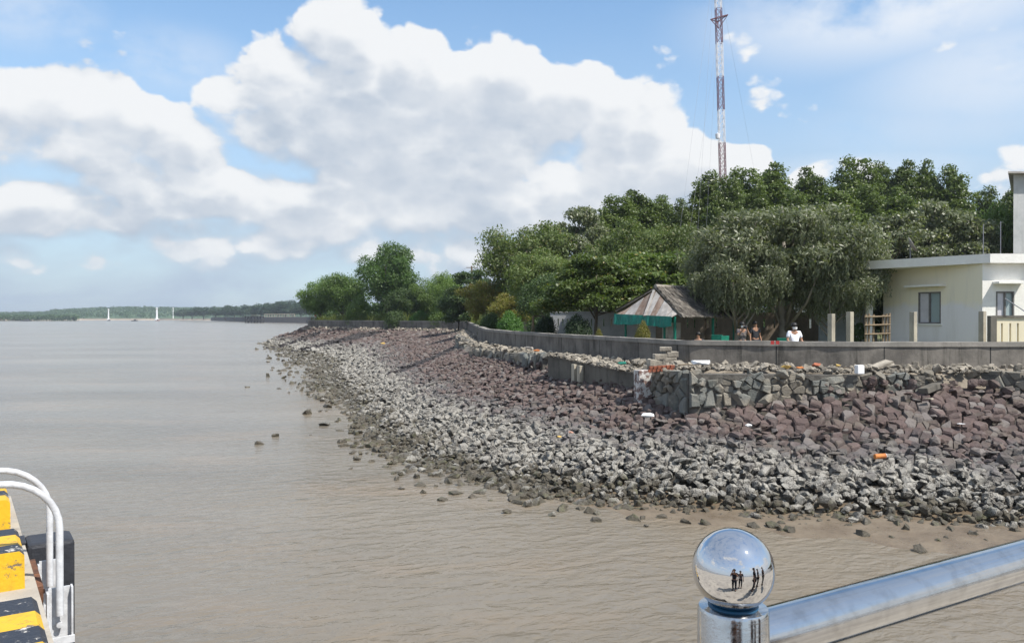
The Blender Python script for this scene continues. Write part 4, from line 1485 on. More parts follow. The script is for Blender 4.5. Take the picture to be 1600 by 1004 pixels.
tree('weeping_tree', 'weeping', 9, L_GREY, 1226, 330, 275, 34.5, 'huge grey green weeping tree hanging over the slotted brown wall', depth=6.8)
tree('weeping_tree', 'weeping', 10, L_GREY, 1150, 380, 125, 33.2, 'lower grey green weeping tree at the right end of the thatched roof', depth=4)
tree('weeping_tree', 'weeping', 10, L_GREY, 1300, 396, 100, 33.5, 'grey green weeping tree beside the white house wall', depth=4)
# clipped bushes on the land side of the wall
tree('clipped_bush', 'bush', 1, L_BUSH, 798, 487, 40, 50, 'bright green conical clipped bush behind the sea wall', 'bush')
tree('clipped_bush', 'bush', 2, L_DARK, 764, 490, 34, 60, 'low green bush leftmost by the wall bend', 'bush')
tree('clipped_bush', 'bush', 2, L_DKBUSH, 851, 494, 36, 41, 'small dark clipped bush beside the wooden frame', 'bush')
tree('clipped_bush', 'bush', 1, L_DKBUSH, 903, 493, 42, 36.5, 'blackish rounded clipped bush against the white slotted wall', 'bush')
tree('plant', 'bush', 2, L_YELLOW, 936, 515, 14, 33, 'small yellow green plant before the white folding chairs', 'plant')
tree('plant', 'bush', 1, L_YELLOW, 1003, 503, 24, 31.6, 'yellow green potted plant under the green awning', 'plant')
tree('plant', 'almond', 5, L_DARK, 1376, 455, 22, 34.5, 'slender dark plant behind the bamboo gate', 'plant')
tree('plant', 'almond', 6, L_DARK, 1340, 505, 26, 33.5, 'low dark plant between the two concrete posts', 'plant')
# undergrowth closing the view under the crowns
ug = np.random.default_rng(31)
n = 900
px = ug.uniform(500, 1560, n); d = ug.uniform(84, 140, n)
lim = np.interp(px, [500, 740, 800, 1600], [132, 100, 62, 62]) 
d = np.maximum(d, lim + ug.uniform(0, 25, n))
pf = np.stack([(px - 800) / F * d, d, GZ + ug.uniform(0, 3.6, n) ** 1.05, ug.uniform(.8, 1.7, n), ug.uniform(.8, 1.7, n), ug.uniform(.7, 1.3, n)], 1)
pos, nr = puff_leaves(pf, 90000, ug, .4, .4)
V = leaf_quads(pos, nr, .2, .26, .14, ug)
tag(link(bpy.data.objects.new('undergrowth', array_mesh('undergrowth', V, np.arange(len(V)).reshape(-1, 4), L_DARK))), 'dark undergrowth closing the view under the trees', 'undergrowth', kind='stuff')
# grass along the far wall
gr = np.random.default_rng(4)
pos = []
for k in range(9000):
    q = gr.uniform(9.0, 13.0)
    w = WP(q); e = w - SP(q); e /= np.hypot(*e)
    o = gr.uniform(.5, 4.0)
    n = .5 + .5 * math.sin(q * 9) * math.sin(q * 23)
    pos.append((w[0] + e[0] * o, w[1] + e[1] * o, GZ + .75 + gr.uniform(0, 1.25) * (.35 + n)))
pos = np.array(pos)
nr = unit(gr.normal(size=pos.shape) * np.array([1, 1, .2]))
V = leaf_quads(pos, nr, -2.5, .45, .035, gr)
tag(link(bpy.data.objects.new('grass', array_mesh('grass', V, np.arange(len(V)).reshape(-1, 4), M_GRASS))), 'tall yellow green grass growing along the far sea wall', 'grass', kind='stuff')
V = []
pos = np.stack([gr.uniform(-6, 14, 5000), gr.uniform(32, 60, 5000), np.full(5000, GZ + .1)], 1)
keep = pos[:, 0] > np.interp(pos[:, 1], [25, 29, 35, 42, 50, 60], [5.5, 4.2, 2.3, .6, -1, -2])
pos = pos[keep]
V = leaf_quads(pos, unit(gr.normal(size=pos.shape) * np.array([1, 1, .2])), -2, .16, .02, gr)
tag(link(bpy.data.objects.new('lawn_grass', array_mesh('lawn_grass', V, np.arange(len(V)).reshape(-1, 4), M_GRASS))), 'short grass on the land behind the sea wall', 'grass', kind='stuff')

# ------------------------------------------------------------------ walls with openings
def holed_wall(A, B, z0, z1, holes, thick):
    """wall from A to B (2D), outer face on the river side, rectangular holes (u0, u1, z0, z1)"""
    A, B = Vector((A[0], A[1])), Vector((B[0], B[1]))
    ln = (B - A).length
    u = (B - A) / ln
    n = Vector((u.y, -u.x))
    if n.dot(-A) < 0: n = -n
    us = sorted({0.0, ln} | {h[0] for h in holes} | {h[1] for h in holes})
    m = MB()
    def P3(a, z, o):
        p = A + u * a - n * o
        return (p.x, p.y, z)
    for i in range(len(us) - 1):
        a, b = us[i], us[i + 1]
        hs = [h for h in holes if h[0] < (a + b) / 2 < h[1]]
        spans = [(z0, z1)]
        for h in hs:
            spans = [(p, q) for s_ in spans for p, q in ((s_[0], min(s_[1], h[2])), (max(s_[0], h[3]), s_[1])) if q - p > 1e-4]
        for p, q in spans:
            vs = [P3(a, p, 0), P3(b, p, 0), P3(b, p, thick), P3(a, p, thick), P3(a, q, 0), P3(b, q, 0), P3(b, q, thick), P3(a, q, thick)]
            m.add(vs, [(3, 2, 1, 0), (4, 5, 6, 7), (0, 1, 5, 4), (1, 2, 6, 5), (2, 3, 7, 6), (3, 0, 4, 7)])
    return m, A, u, n
def u_on(A, B, px):
    """distance along A-B at which the sight line of column px crosses it"""
    k = (px - 800) / F
    A, B = Vector(A), Vector(B)
    d = B - A
    t = (k * A.y - A.x) / (d.x - k * d.y)
    return t * d.length
WA, WM, WB = (2.0, 42.0), (7.2, 40.1), (16.2, 36.8)
hs = []
for px in (872, 879, 887, 917, 924, 932, 943, 955):
    u_ = u_on(WA, WM, px); hs.append((u_ - .04, u_ + .04, 3.86, 4.24))
m, A, u, n = holed_wall(WA, WM, GZ - .1, 4.55, hs, .12)
ww = thing('slotted_wall', 'white garden wall with narrow vertical slots behind the dark bush', 'garden wall', (4.6, 41, GZ))
m.build('wall_body', M_WHITEWALL, ww)
m, *_ = holed_wall((A - u * .02 + n * .03)[:], (Vector(WM) + n * .03)[:], 4.552, 4.62, [], .18)
m.build('coping', M_WHITEWALL, ww)
hs = []
for px in (1018, 1030, 1074, 1085, 1106, 1119, 1167, 1194, 1210, 1222, 1266, 1282, 1296, 1312):
    u_ = u_on(WM, WB, px); hs.append((u_ - .04, u_ + .04, 3.80, 4.24))
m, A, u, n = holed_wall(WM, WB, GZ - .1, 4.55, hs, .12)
wb = thing('slotted_wall', 'garden wall with narrow bright slots, coloured brown to look shaded, under the weeping tree', 'garden wall', (12, 38.4, GZ))
m.build('wall_body', M_SHADEDWALL, wb)
for px in (1048, 1098, 1150, 1240, 1300):
    u_ = u_on(WM, WB, px)
    p = A + u * u_ + n * .06
    MB().box((p.x, p.y, (GZ + 4.7) / 2), (.2, .2, 4.7 - GZ), math.atan2(u.y, u.x)).build('pillar', M_SHADEDWALL, wb)

# ------------------------------------------------------------------ thatched hut
hut = thing('thatched_hut', 'open thatched hut with rusty tin gable and green awning behind the sea wall', 'hut', (8, 33, GZ))
PK, RE = P(1024, 451, 33.4), P(1112, 453, 36.2)
GL, GR_ = P(962, 487, 34.4), P(1064, 496, 31.4)
EL, ER = P(1050, 487, 37.4), P(1165, 497, 34.4)
def thatch(a, b, c, d, name):
    """roof slope a-b along the ridge, d-c along the eave, covered with strips of straw"""
    a, b, c, d = map(Vector, (a, b, c, d))
    nrm = (b - a).cross(d - a).normalized()
    if nrm.z < 0: nrm = -nrm
    m = MB()
    m.add([a, b, c, d, a + nrm * .05, b + nrm * .05, c + nrm * .05, d + nrm * .05], [(3, 2, 1, 0), (4, 5, 6, 7), (0, 1, 5, 4), (1, 2, 6, 5), (2, 3, 7, 6), (3, 0, 4, 7)])
    rg = random.Random(9)
    for row in range(9):
        v0, v1 = row / 9, (row + 1.7) / 9
        for k in range(150):
            u_ = rg.random() * .97
            l0, l1 = a.lerp(b, u_), d.lerp(c, u_)
            sh = rg.uniform(-.02, .02)
            l1b = d.lerp(c, min(1, max(0, u_ + sh)))
            vv1 = min(1.06, v1 * rg.uniform(.9, 1.06))
            p0, p1 = l0.lerp(l1, v0), l0.lerp(l1b, vv1)
            side = (b - a).normalized() * rg.uniform(.012, .035)
            lift = nrm * (.06 + rg.uniform(0, .05)); lift1 = nrm * (.08 + rg.uniform(.0, .07))
            m.add([p0 - side + lift, p0 + side + lift, p1 + side + lift1, p1 - side + lift1], [(0, 1, 2, 3)])
    return m.build(name, M_THATCH, hut, fix=False)
thatch(PK, RE, ER, GR_, 'thatch_slope')
thatch(PK, RE, EL, GL, 'thatch_slope')
m = MB(); m.tube([PK + Vector((0, 0, .10)), (PK + RE) / 2 + Vector((0, 0, .06)), RE + Vector((0, 0, .1))], .09, 8)
m.build('ridge_cap', M_THATCH, hut)
# gable of upright tin sheets, flaring out over the awning
BL, BR = GL + (GR_ - GL) * .06 + Vector((0, 0, -.10)), GR_ + (GL - GR_) * .06 + Vector((0, 0, .0))
gn = (BR - BL).cross(Vector((0, 0, 1))).normalized()
if gn.dot(-BL) < 0: gn = -gn
apex = PK - (PK - (BL + BR) / 2) * .06
ns = 11
for k in range(ns):
    t0_, t1_ = k / ns, (k + .96) / ns
    def topz(t):
        b = BL.lerp(BR, t)
        tp = 1 - abs(t - .52) / .54
        return b + (apex - BL.lerp(BR, .52)) * max(.04, tp)
    a0, a1 = BL.lerp(BR, t0_) + gn * .28, BL.lerp(BR, t1_) + gn * .28
    c0, c1 = topz(t0_), topz(t1_)
    th = -gn * .015
    o_ = gn * (.012 * (k % 2))
    m = MB().add([a0 + o_, a1 + o_, c1 + o_, c0 + o_, a0 + th + o_, a1 + th + o_, c1 + th + o_, c0 + th + o_], [(3, 2, 1, 0), (4, 5, 6, 7), (0, 1, 5, 4), (1, 2, 6, 5), (2, 3, 7, 6), (3, 0, 4, 7)])
    m.build('tin_sheet', M_RUSTTIN if k in (0, 1, 4, 5, 7) else M_TIN, hut)
m = MB().beam(apex + gn * .05, BL.lerp(BR, .56) + gn * .33, .10, .05)
m.build('gable_batten', M_TIN, hut)
# green awning strip
aw = MB()
N = 26
for k in range(N + 1):
    t = k / N
    p = BL.lerp(BR, t) + gn * (.30 + .02 * math.sin(k * 1.7))
    sag = .02 * math.sin(k * .9) + .03 * math.sin(k * .37)
    aw.v += [tuple(p + Vector((0, 0, .03))), tuple(p + gn * (.05 + .03 * math.sin(k * 2.1)) + Vector((0, 0, -.38 - sag)))]
aw.f = [(2 * k, 2 * k + 2, 2 * k + 3, 2 * k + 1) for k in range(N)]
aw.m = [0] * N
o = aw.build('awning', M_GREENTARP, hut)
md = o.modifiers.new('thick', 'SOLIDIFY'); md.thickness = .012
for a_, b_, rad in ((BL.lerp(BR, .12), None, .05), (BL.lerp(BR, .97), None, .06), (BL.lerp(BR, .80), None, .05), (EL, None, .05), (ER - Vector((.5, 0, 0)), None, .06), ((GR_ + ER) / 2 + Vector((0, .3, 0)), None, .06)):
    MB().tube([(a_.x, a_.y, GZ - .05), (a_.x, a_.y, a_.z + .02)], rad, 8).build('post', M_GREEN, hut)
b0, b1 = BL.lerp(BR, .62) - gn * .5, BL.lerp(BR, .93) - gn * .5
for k in range(3):
    p0, p1 = b0.lerp(b1, k / 3), b0.lerp(b1, (k + .94) / 3)
    m = MB().add([(p0.x, p0.y, 3.45), (p1.x, p1.y, 3.45), (p1.x, p1.y, 4.1), (p0.x, p0.y, 4.1), (p0.x, p0.y + .02, 3.45), (p1.x, p1.y + .02, 3.45), (p1.x, p1.y + .02, 4.1), (p0.x, p0.y + .02, 4.1)],
                 [(3, 2, 1, 0), (4, 5, 6, 7), (0, 1, 5, 4), (1, 2, 6, 5), (2, 3, 7, 6), (3, 0, 4, 7)])
    m.build('board', M_TIN, hut)

# wooden frame, chairs, table
fr = thing('wooden_frame', 'leaning brown timber frame left of the white slotted wall', 'frame', tuple(P(838, 520, 40)))
fr.location.z = GZ
a, b, c, d = P(827, 520, 39), P(833, 494, 39), P(850, 494, 41), P(834, 520, 41)
a.z = d.z = GZ
for p, q in ((a, b), (b, c), (Vector((c.x, c.y, GZ)), c), (b, Vector((b.x + .15, b.y + 1.2, GZ)))):
    MB().beam(p, q, .06).build('beam', M_WOOD, fr)
def folding_chair(px, d, label, rz):
    t = thing('folding_chair', label, 'chair', (P(px, 500, d).x, d, GZ), 'white folding chairs by the hut', rz)
    def part(name, m):
        o = m.build(name, M_PLASTICWHITE, None, at=(0, 0, 0)); o.parent = t
    part('seat', MB().bbox((0, 0, .46), (.42, .4, .03), 0, .01))
    part('backrest', MB().bbox((0, .24, .82), (.42, .03, .2), 0, .01))
    for s_ in (-.2, .2):
        part('leg', MB().tube([(s_, -.28, 0), (s_, .24, .92)], .016, 6))
        part('leg', MB().tube([(s_, .28, 0), (s_, -.16, .48)], .016, 6))
folding_chair(938, 33.6, 'white folding chair nearest the slotted wall left of the hut', .5)
folding_chair(950, 33.0, 'white folding chair right beside the low white table', 1.5)
tb = thing('table', 'low white table frame left of the green awning posts', 'table', (P(962, 500, 32.6).x, 32.6, GZ))
c = tb.location
MB().bbox((c.x, c.y, GZ + 1.0), (.5, .4, .04), 0, .01).build('table_top', M_PLASTICWHITE, tb)
for sx in (-.22, .22):
    for sy in (-.17, .17):
        MB().tube([(c.x + sx, c.y + sy, GZ), (c.x + sx, c.y + sy, GZ + .98)], .015, 6).build('leg', M_PLASTICWHITE, tb)
def plastic_chair(px, d, label, rz):
    t = thing('plastic_chair', label, 'chair', (P(px, 500, d).x, d, GZ), 'green plastic chairs under the trees', rz)
    def part(name, m):
        o = m.build(name, M_GREEN, None, at=(0, 0, 0)); o.parent = t
    part('seat', MB().bbox((0, 0, .44), (.46, .44, .04), 0, .015))
    part('backrest', MB().bbox((0, .22, .82), (.44, .04, .62), 0, .018))
    for sx in (-.2, .2):
        for sy in (-.19, .2):
            part('leg', MB().tube([(sx * 1.1, sy * 1.1, 0), (sx, sy, .44)], [.02, .024], 6))
        part('armrest', MB().bbox((sx * 1.15, 0, .66), (.05, .42, .03), 0, .01))
plastic_chair(1225, 26.6, 'green plastic chair beside the person in white', 2.8)
plastic_chair(1140, 29.5, 'green plastic chair beside the person with a camera', .6)
plastic_chair(1118, 31.0, 'green plastic chair in the shade nearest the hut', -.5)

# ------------------------------------------------------------------ posts and bamboo gate
for px, top, d, lb in ((1299, 490, 26.2, 'short concrete post leftmost beyond the wall beside the weeping tree'), (1328, 487, 26.2, 'pale concrete post left of the bamboo gate'),
                       (1427, 487, 26.0, 'concrete post standing in front of the house window'), (1535, 486, 26.2, 'grey concrete post at the corner of the white house')):
    c = P(px, top, d)
    m = MB().bbox((c.x, c.y, (c.z + GZ) / 2 - .03), (.17, .17, c.z - GZ + .06), .5, .012)
    tag(m.build('concrete_post', M_POSTCON), lb, 'post', 'concrete posts beyond the sea wall')
bg = thing('bamboo_gate', 'rough bamboo gate between the concrete posts', 'gate', (P(1371, 500, 27).x, 27, GZ))
for px in (1352, 1357, 1364, 1379, 1384, 1389):
    c = P(px, 489 + (px % 3), 27)
    MB().tube([(c.x, c.y, GZ), (c.x + .02, c.y, c.z)], .035, 7).build('pole', M_BAMBOO, bg)
for y_ in (495, 508, 522):
    a, b = P(1351, y_, 26.93), P(1391, y_ - 1, 26.93)
    MB().tube([a, b], .03, 7).build('rail', M_BAMBOO, bg)

# ------------------------------------------------------------------ white house
house = thing('white_house', 'flat roofed white and cream house with overhanging slab roof at the right edge', 'house', (20, 31, GZ))
HC, HL = (17.05, 29.0), (15.5, 33.4)
u0, u1 = u_on(HL, HC, 1435), u_on(HL, HC, 1470)
HW, T_, b_ = new_mat('house_wall_paint')
pos_ = T_.new('ShaderNodeNewGeometry').outputs['Position']
z_ = T_.math('ADD', T_.xyz(pos_)[2], T_.math('MULTIPLY', T_.math('SUBTRACT', T_.noise(pos_, 1.2, 5), .5), .9))
c_ = T_.mix(T_.ramp(z_, 4.6, 5.0), (.74, .71, .70), (.78, .71, .55))
c_ = T_.mix(T_.ramp(T_.noise(T_.vec('MULTIPLY', pos_, (2, 2, .3)), 1.5, 5, .6), .5, .75, 0, .28), c_, (.50, .47, .42))
c_ = T_.mix(T_.math('MULTIPLY', T_.ramp(T_.xyz(pos_)[2], 3.6, 2.6), T_.ramp(T_.noise(pos_, 4, 5, .7), .4, .65)), c_, (.30, .28, .24))
T_.put(b_.inputs['Base Color'], c_)
b_.inputs['Roughness'].default_value = .8
m, A, u, n = holed_wall(HL, HC, GZ - .1, 6.26, [(u0, u1, 4.07, 5.30)], .16)
m.build('wall', HW, house)
def window(A, u, n, a, b, z0, z1, hood):
    w = thing('window', None, None, (0, 0, 0))
    COL.objects.unlink(w); bpy.data.objects.remove(w)
    def P3(s, z, o):
        p = A + u * s + n * o
        return Vector((p.x, p.y, z))
    m = MB()
    t = .05
    for (s0, s1, y0, y1) in ((a, b, z0, z0 + t), (a, b, z1 - t, z1), (a, a + t, z0 + t, z1 - t), (b - t, b, z0 + t, z1 - t), ((a + b) / 2 - t * .5, (a + b) / 2 + t * .5, z0 + t, z1 - t)):
        vs = [P3(s, z, o) for z in (y0, y1) for s, o in ((s0, -.09), (s1, -.09), (s1, .012), (s0, .012))]
        m.add(vs, [(3, 2, 1, 0), (4, 5, 6, 7), (0, 1, 5, 4), (1, 2, 6, 5), (2, 3, 7, 6), (3, 0, 4, 7)])
    fr_ = m.build('window', M_FRAME, house)
    for s0, s1, off, pm in ((a + t, (a + b) / 2 - t * .5, -.05, M_CURTAIN), ((a + b) / 2 + t * .5, b - t, -.062, M_PANE)):
        vs = [P3(s, z, o) for z in (z0 + t, z1 - t) for s, o in ((s0, off - .01), (s1, off - .01), (s1, off), (s0, off))]
        MB().add(vs, [(3, 2, 1, 0), (4, 5, 6, 7), (0, 1, 5, 4), (1, 2, 6, 5), (2, 3, 7, 6), (3, 0, 4, 7)]).build('pane', pm, fr_)
    s0, s1, y0, y1, dep = hood
    vs = [P3(s, z, o) for z in (y0, y1) for s, o in ((s0, .002), (s1, .002), (s1, dep), (s0, dep))]
    MB().add(vs, [(3, 2, 1, 0), (4, 5, 6, 7), (0, 1, 5, 4), (1, 2, 6, 5), (2, 3, 7, 6), (3, 0, 4, 7)]).build('window_hood', M_WHITE, house)
    vs = [P3(s, z, o) for z in (z0 - .06, z0 - .003) for s, o in ((a - .06, .002), (b + .06, .002), (b + .06, .06), (a - .06, .06))]
    MB().add(vs, [(3, 2, 1, 0), (4, 5, 6, 7), (0, 1, 5, 4), (1, 2, 6, 5), (2, 3, 7, 6), (3, 0, 4, 7)]).build('sill', M_WHITE, fr_)
window(A, u, n, u0, u1, 4.07, 5.30, (u0 - .45, u1 + .22, 5.50, 5.58, .30))
x0, x1 = 17.54 - HC[0], 18.20 - HC[0]
m, A, u, n = holed_wall((HC[0] + .002, HC[1]), (27, 29.0), GZ - .1, 6.26, [(x0, x1, 4.30, 5.25), (4.2, 5.4, 4.2, 5.3)], .16)
m.build('wall', M_WHITE, house)
window(A, u, n, x0, x1, 4.30, 5.25, (x0 - .12, x1 + .25, 5.52, 5.60, .38))
window(A, u, n, 4.2, 5.4, 4.2, 5.3, (4.05, 5.6, 5.52, 5.60, .38))
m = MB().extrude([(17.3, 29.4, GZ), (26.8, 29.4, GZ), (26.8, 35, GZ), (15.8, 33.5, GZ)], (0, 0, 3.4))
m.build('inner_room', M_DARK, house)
m = MB().extrude([(17.16, 28.72, 6.262), (14.2, 32.75, 6.262), (14.2, 39, 6.262), (28, 39, 6.262), (28, 28.72, 6.262)], (0, 0, .33))
m.build('roof', M_WHITE, house)
MB().extrude([(17.4, 29.0, 6.593), (14.6, 32.9, 6.593), (14.6, 38.6, 6.593), (27.6, 38.6, 6.593), (27.6, 29.0, 6.593)], (0, 0, .03)).build('roof_deck', M_OLDCON, house)
c = P(1358, 500, 33)
MB().bbox((c.x, c.y, (GZ + 6.26) / 2), (.2, .2, 6.26 - GZ), .3, .01).build('column', M_WHITE, house)
MB().box((15.2, 36.2, (GZ + 6.26) / 2), (2.6, .15, 6.26 - GZ)).build('porch_wall', mat('pale_blue_paint', (.60, .64, .66), (.52, .56, .58), .7, 1.5), house)
# things on the roof
dish = thing('satellite_dish', 'grey satellite dish tilted edge on above the roof of the white house', 'satellite dish', tuple(P(1424, 402, 33)))
c = P(1422, 384, 33)
m = MB()
prof = [(0.001, 0), (.12, .012), (.24, .05), (.34, .105), (.34, .115), (.24, .06), (.12, .022), (0.001, .012)]
m.lathe(prof, (0, 0, 0), 20)
M4 = Matrix.Translation(c) @ Matrix.Rotation(R(-25), 4, 'Z') @ Matrix.Rotation(R(62), 4, 'Y')
m.v = [tuple(M4 @ Vector(v)) for v in m.v]
m.build('reflector', M_TIN, dish, smooth=True)
MB().tube([(c.x, c.y, 6.6), (c.x, c.y, c.z)], .025, 6).build('mount', M_WIRE, dish)
for px, top, lb in ((1536, 350, 'thin short antenna rod on the house roof left of the tall one'), (1563, 346, 'tall thin antenna rod on the house roof near the white tower block')):
    c = P(px, top, 34)
    tag(MB().tube([(c.x, c.y, 6.6), (c.x, c.y, c.z)], .02, 6).build('antenna_rod', M_WIRE), lb, 'antenna')
# slotted cream fence in front of the house
hs = []
FA, FB = (15.42, 25.5), (22, 25.5)
for px in (1565, 1578, 1590, 1603, 1616, 1640, 1653, 1666):
    u_ = u_on(FA, FB, px); hs.append((u_ - .04, u_ + .04, 3.4, 4.12))
m, A, u, n = holed_wall(FA, FB, GZ - .1, 4.30, hs, .1)
fe = thing('slotted_fence', 'cream garden fence with vertical slots in front of the house at the right edge', 'fence', (18, 25.5, GZ))
m.build('panel', M_CREAM, fe)
MB().box((18.7, 25.53, 4.335), (6.7, .16, .066)).build('coping', M_OLDCON, fe)
MB().bbox((15.30, 25.5, (GZ + 4.36) / 2), (.2, .2, 4.36 - GZ), 0, .01).build('post', M_OLDCON, fe)
# diagonal stay pole seen in front of the right window
a, b = P(1570, 466, 27.5), P(1604, 488, 27.0)
tag(MB().tube([a, b, P(1640, 512, 26.4)], .018, 6).build('pole', M_WIRE), 'thin grey pole leaning across the right window of the white house', 'pole')

# white tower block and shed behind
tb2 = thing('white_block', 'tall white block with thin flaring roof edge cut by the right edge', 'building', (38, 57, GZ))
x0 = P(1583, 400, 55).x
MB().extrude([(x0, 55, GZ), (x0 + 8, 55, GZ), (x0 + 12.5, 62, GZ), (x0 + 4.9, 62, GZ)], (0, 0, 14.1 - GZ)).build('wall', M_WHITEWALL, tb2)
MB().extrude([(x0 - .75, 54.4, 14.11), (x0 + 8.4, 54.4, 14.11), (x0 + 13.5, 62.6, 14.11), (x0 + 4.6, 62.6, 14.11)], (0, 0, .12)).build('roof', M_TIN, tb2)

shed = thing('white_shed', 'white roofed shed half hidden among the trees', 'shed', (24.5, 58, GZ))
c = P(1303, 372, 58)
MB().box((c.x, 60, (GZ + 9.6) / 2), (3.4, 4, 9.6 - GZ)).build('wall', M_WHITE, shed)
m = MB().extrude([(c.x - 1.9, 57.8, 9.6), (c.x + 1.9, 57.8, 9.6), (c.x + 1.9, 57.8, 9.75), (c.x, 57.8, 10.7), (c.x - 1.9, 57.8, 9.75)], (0, 4.4, 0))
m.build('roof', M_TIN, shed)

# ------------------------------------------------------------------ lattice mast
MD = 76
mx0, mx1 = P(1129.5, 290, MD), P(1121.5, 0, MD)
tilt = (mx1.x - mx0.x) / (mx1.z - mx0.z)
mast = thing('lattice_mast', 'very tall slender red and white lattice mast rising behind the trees', 'mast', (mx0.x - tilt * (mx0.z - GZ), MD, GZ))
def mpt(z, k, hw):
    a = math.pi / 4 + math.pi / 2 * k
    return Vector((mx0.x + tilt * (z - mx0.z) + hw * math.cos(a), MD + hw * math.sin(a), z))
zs_px = [500, 345, 284, 224, 173, 121, 69, 15, -40, -95]
cols = [0, 1, 0, 0, 1, 0, 1, 0, 1]
zs = [max(GZ - .05, P(0, y, MD).z) for y in zs_px]
for i in range(len(zs) - 1):
    z0, z1 = zs[i], zs[i + 1]
    m = MB()
    nb = max(2, round((z1 - z0) / .8))
    hw0 = .37
    for k in range(4):
        m.tube([mpt(z0, k, hw0 ), mpt(z1, k, hw0 )], .034, 5)
    for b in range(nb):
        za, zb = z0 + (z1 - z0) * b / nb, z0 + (z1 - z0) * (b + 1) / nb
        for k in range(4):
            k2 = (k + 1) % 4
            m.beam(mpt(za, k, hw0), mpt(zb, k2, hw0), .026)
            m.beam(mpt(za, k2, hw0), mpt(zb, k, hw0), .026)
            m.beam(mpt(zb, k, hw0), mpt(zb, k2, hw0), .026)
    col_red = (284 >= (zs_px[i] + zs_px[i + 1]) / 2 >= 224) or (173 >= (zs_px[i] + zs_px[i + 1]) / 2 >= 121) or (69 >= (zs_px[i] + zs_px[i + 1]) / 2 >= 15) or (zs_px[i] > 400) or zs_px[i + 1] < -80
    m.build('lattice_section', M_TOWERRED if col_red else M_TOWERWHITE, mast)
m = MB()
zp = P(0, 30, MD).z
ce = Vector((mx0.x + tilt * (zp - mx0.z), MD, zp))
tri = [ce + Vector((-.85, -.35, -.22)), ce + Vector((.80, -.30, .25)), ce + Vector((.1, .9, 0))]
for i in range(3):
    m.beam(tri[i], tri[(i + 1) % 3], .07)
    m.beam(tri[i], ce + Vector((0, 0, -.95)), .05)
    m.beam(tri[i], ce, .05)
m.build('antenna_platform', M_TOWERRED, mast)
c = P(1121, 213, MD - .7)
MB().lathe([(.02, -.25), (.2, -.22), (.22, .2), (.05, .28)], tuple(c), 12).build('antenna_drum', M_TOWERWHITE, mast)
for (y0, px1, y1, d1) in ((-60, 1066, 330, 62), (-60, 1092, 330, 66), (60, 1082, 330, 66), (60, 1105, 330, 70), (-60, 1190, 330, 90)):
    a = mpt(P(0, y0, MD).z, 2, .4)
    b = P(px1, y1, d1)
    dv = (b - a)
    b = a + dv * ((a.z - GZ) / max(.1, -dv.z))
    MB().tube([a, b], .006, 4).build('guy_wire', M_WIRE, mast)
# power pole and its lines beyond the far trees
pp = thing('power_pole', 'thin power pole with sagging lines above the trees beyond the bend', 'power pole', (P(737, 418, 150).x, 150, GZ))
top = P(737, 418, 150)
MB().tube([(top.x, 150, GZ), (top.x, 150, top.z + .3)], .16, 8).build('pole', M_WOOD, pp)
MB().beam(top + Vector((-1.0, 0, 0)), top + Vector((1.2, 0, 0)), .12).build('crossarm', M_WOOD, pp)
for k, (px, py, d) in enumerate(((655, 438, 175), (662, 446, 175), (790, 418, 140), (790, 424, 140))):
    b = P(px, py, d)
    a = top + Vector((-.9 if px < 737 else 1.0, 0, 0 if k % 2 == 0 else -.7))
    pts = [a.lerp(b, t) + Vector((0, 0, -1.0 * 4 * t * (1 - t) * .8)) for t in np.linspace(0, 1, 9)]
    MB().tube(pts, .022, 4).build('power_line', M_WIRE, pp)

# ------------------------------------------------------------------ people
def skin(name, J, E, rad, material, parent, sub=2, root=None):
    """continuous body grown round a skeleton of joints J, edges E, radii rad"""
    names = list(J)
    me = bpy.data.meshes.new(name)
    me.from_pydata([J[k] for k in names], [(names.index(a), names.index(b)) for a, b in E], [])
    o = bpy.data.objects.new(name, me)
    COL.objects.link(o)
    o.modifiers.new('skin', 'SKIN').use_smooth_shade = True
    s_ = o.modifiers.new('sub', 'SUBSURF'); s_.levels = sub; s_.render_levels = sub
    for i, k in enumerate(names):
        r = rad[k]
        o.data.skin_vertices[0].data[i].radius = r if isinstance(r, tuple) else (r, r)
        o.data.skin_vertices[0].data[i].use_root = (k == (root or names[0]))
    dg = bpy.context.evaluated_depsgraph_get()
    me2 = bpy.data.meshes.new_from_object(o.evaluated_get(dg))
    me2.name = name
    bpy.data.objects.remove(o)
    me2.materials.clear(); me2.materials.append(material)
    me2.polygons.foreach_set('use_smooth', [True] * len(me2.polygons))
    o = bpy.data.objects.new(name, me2)
    link(o, parent)
    return o

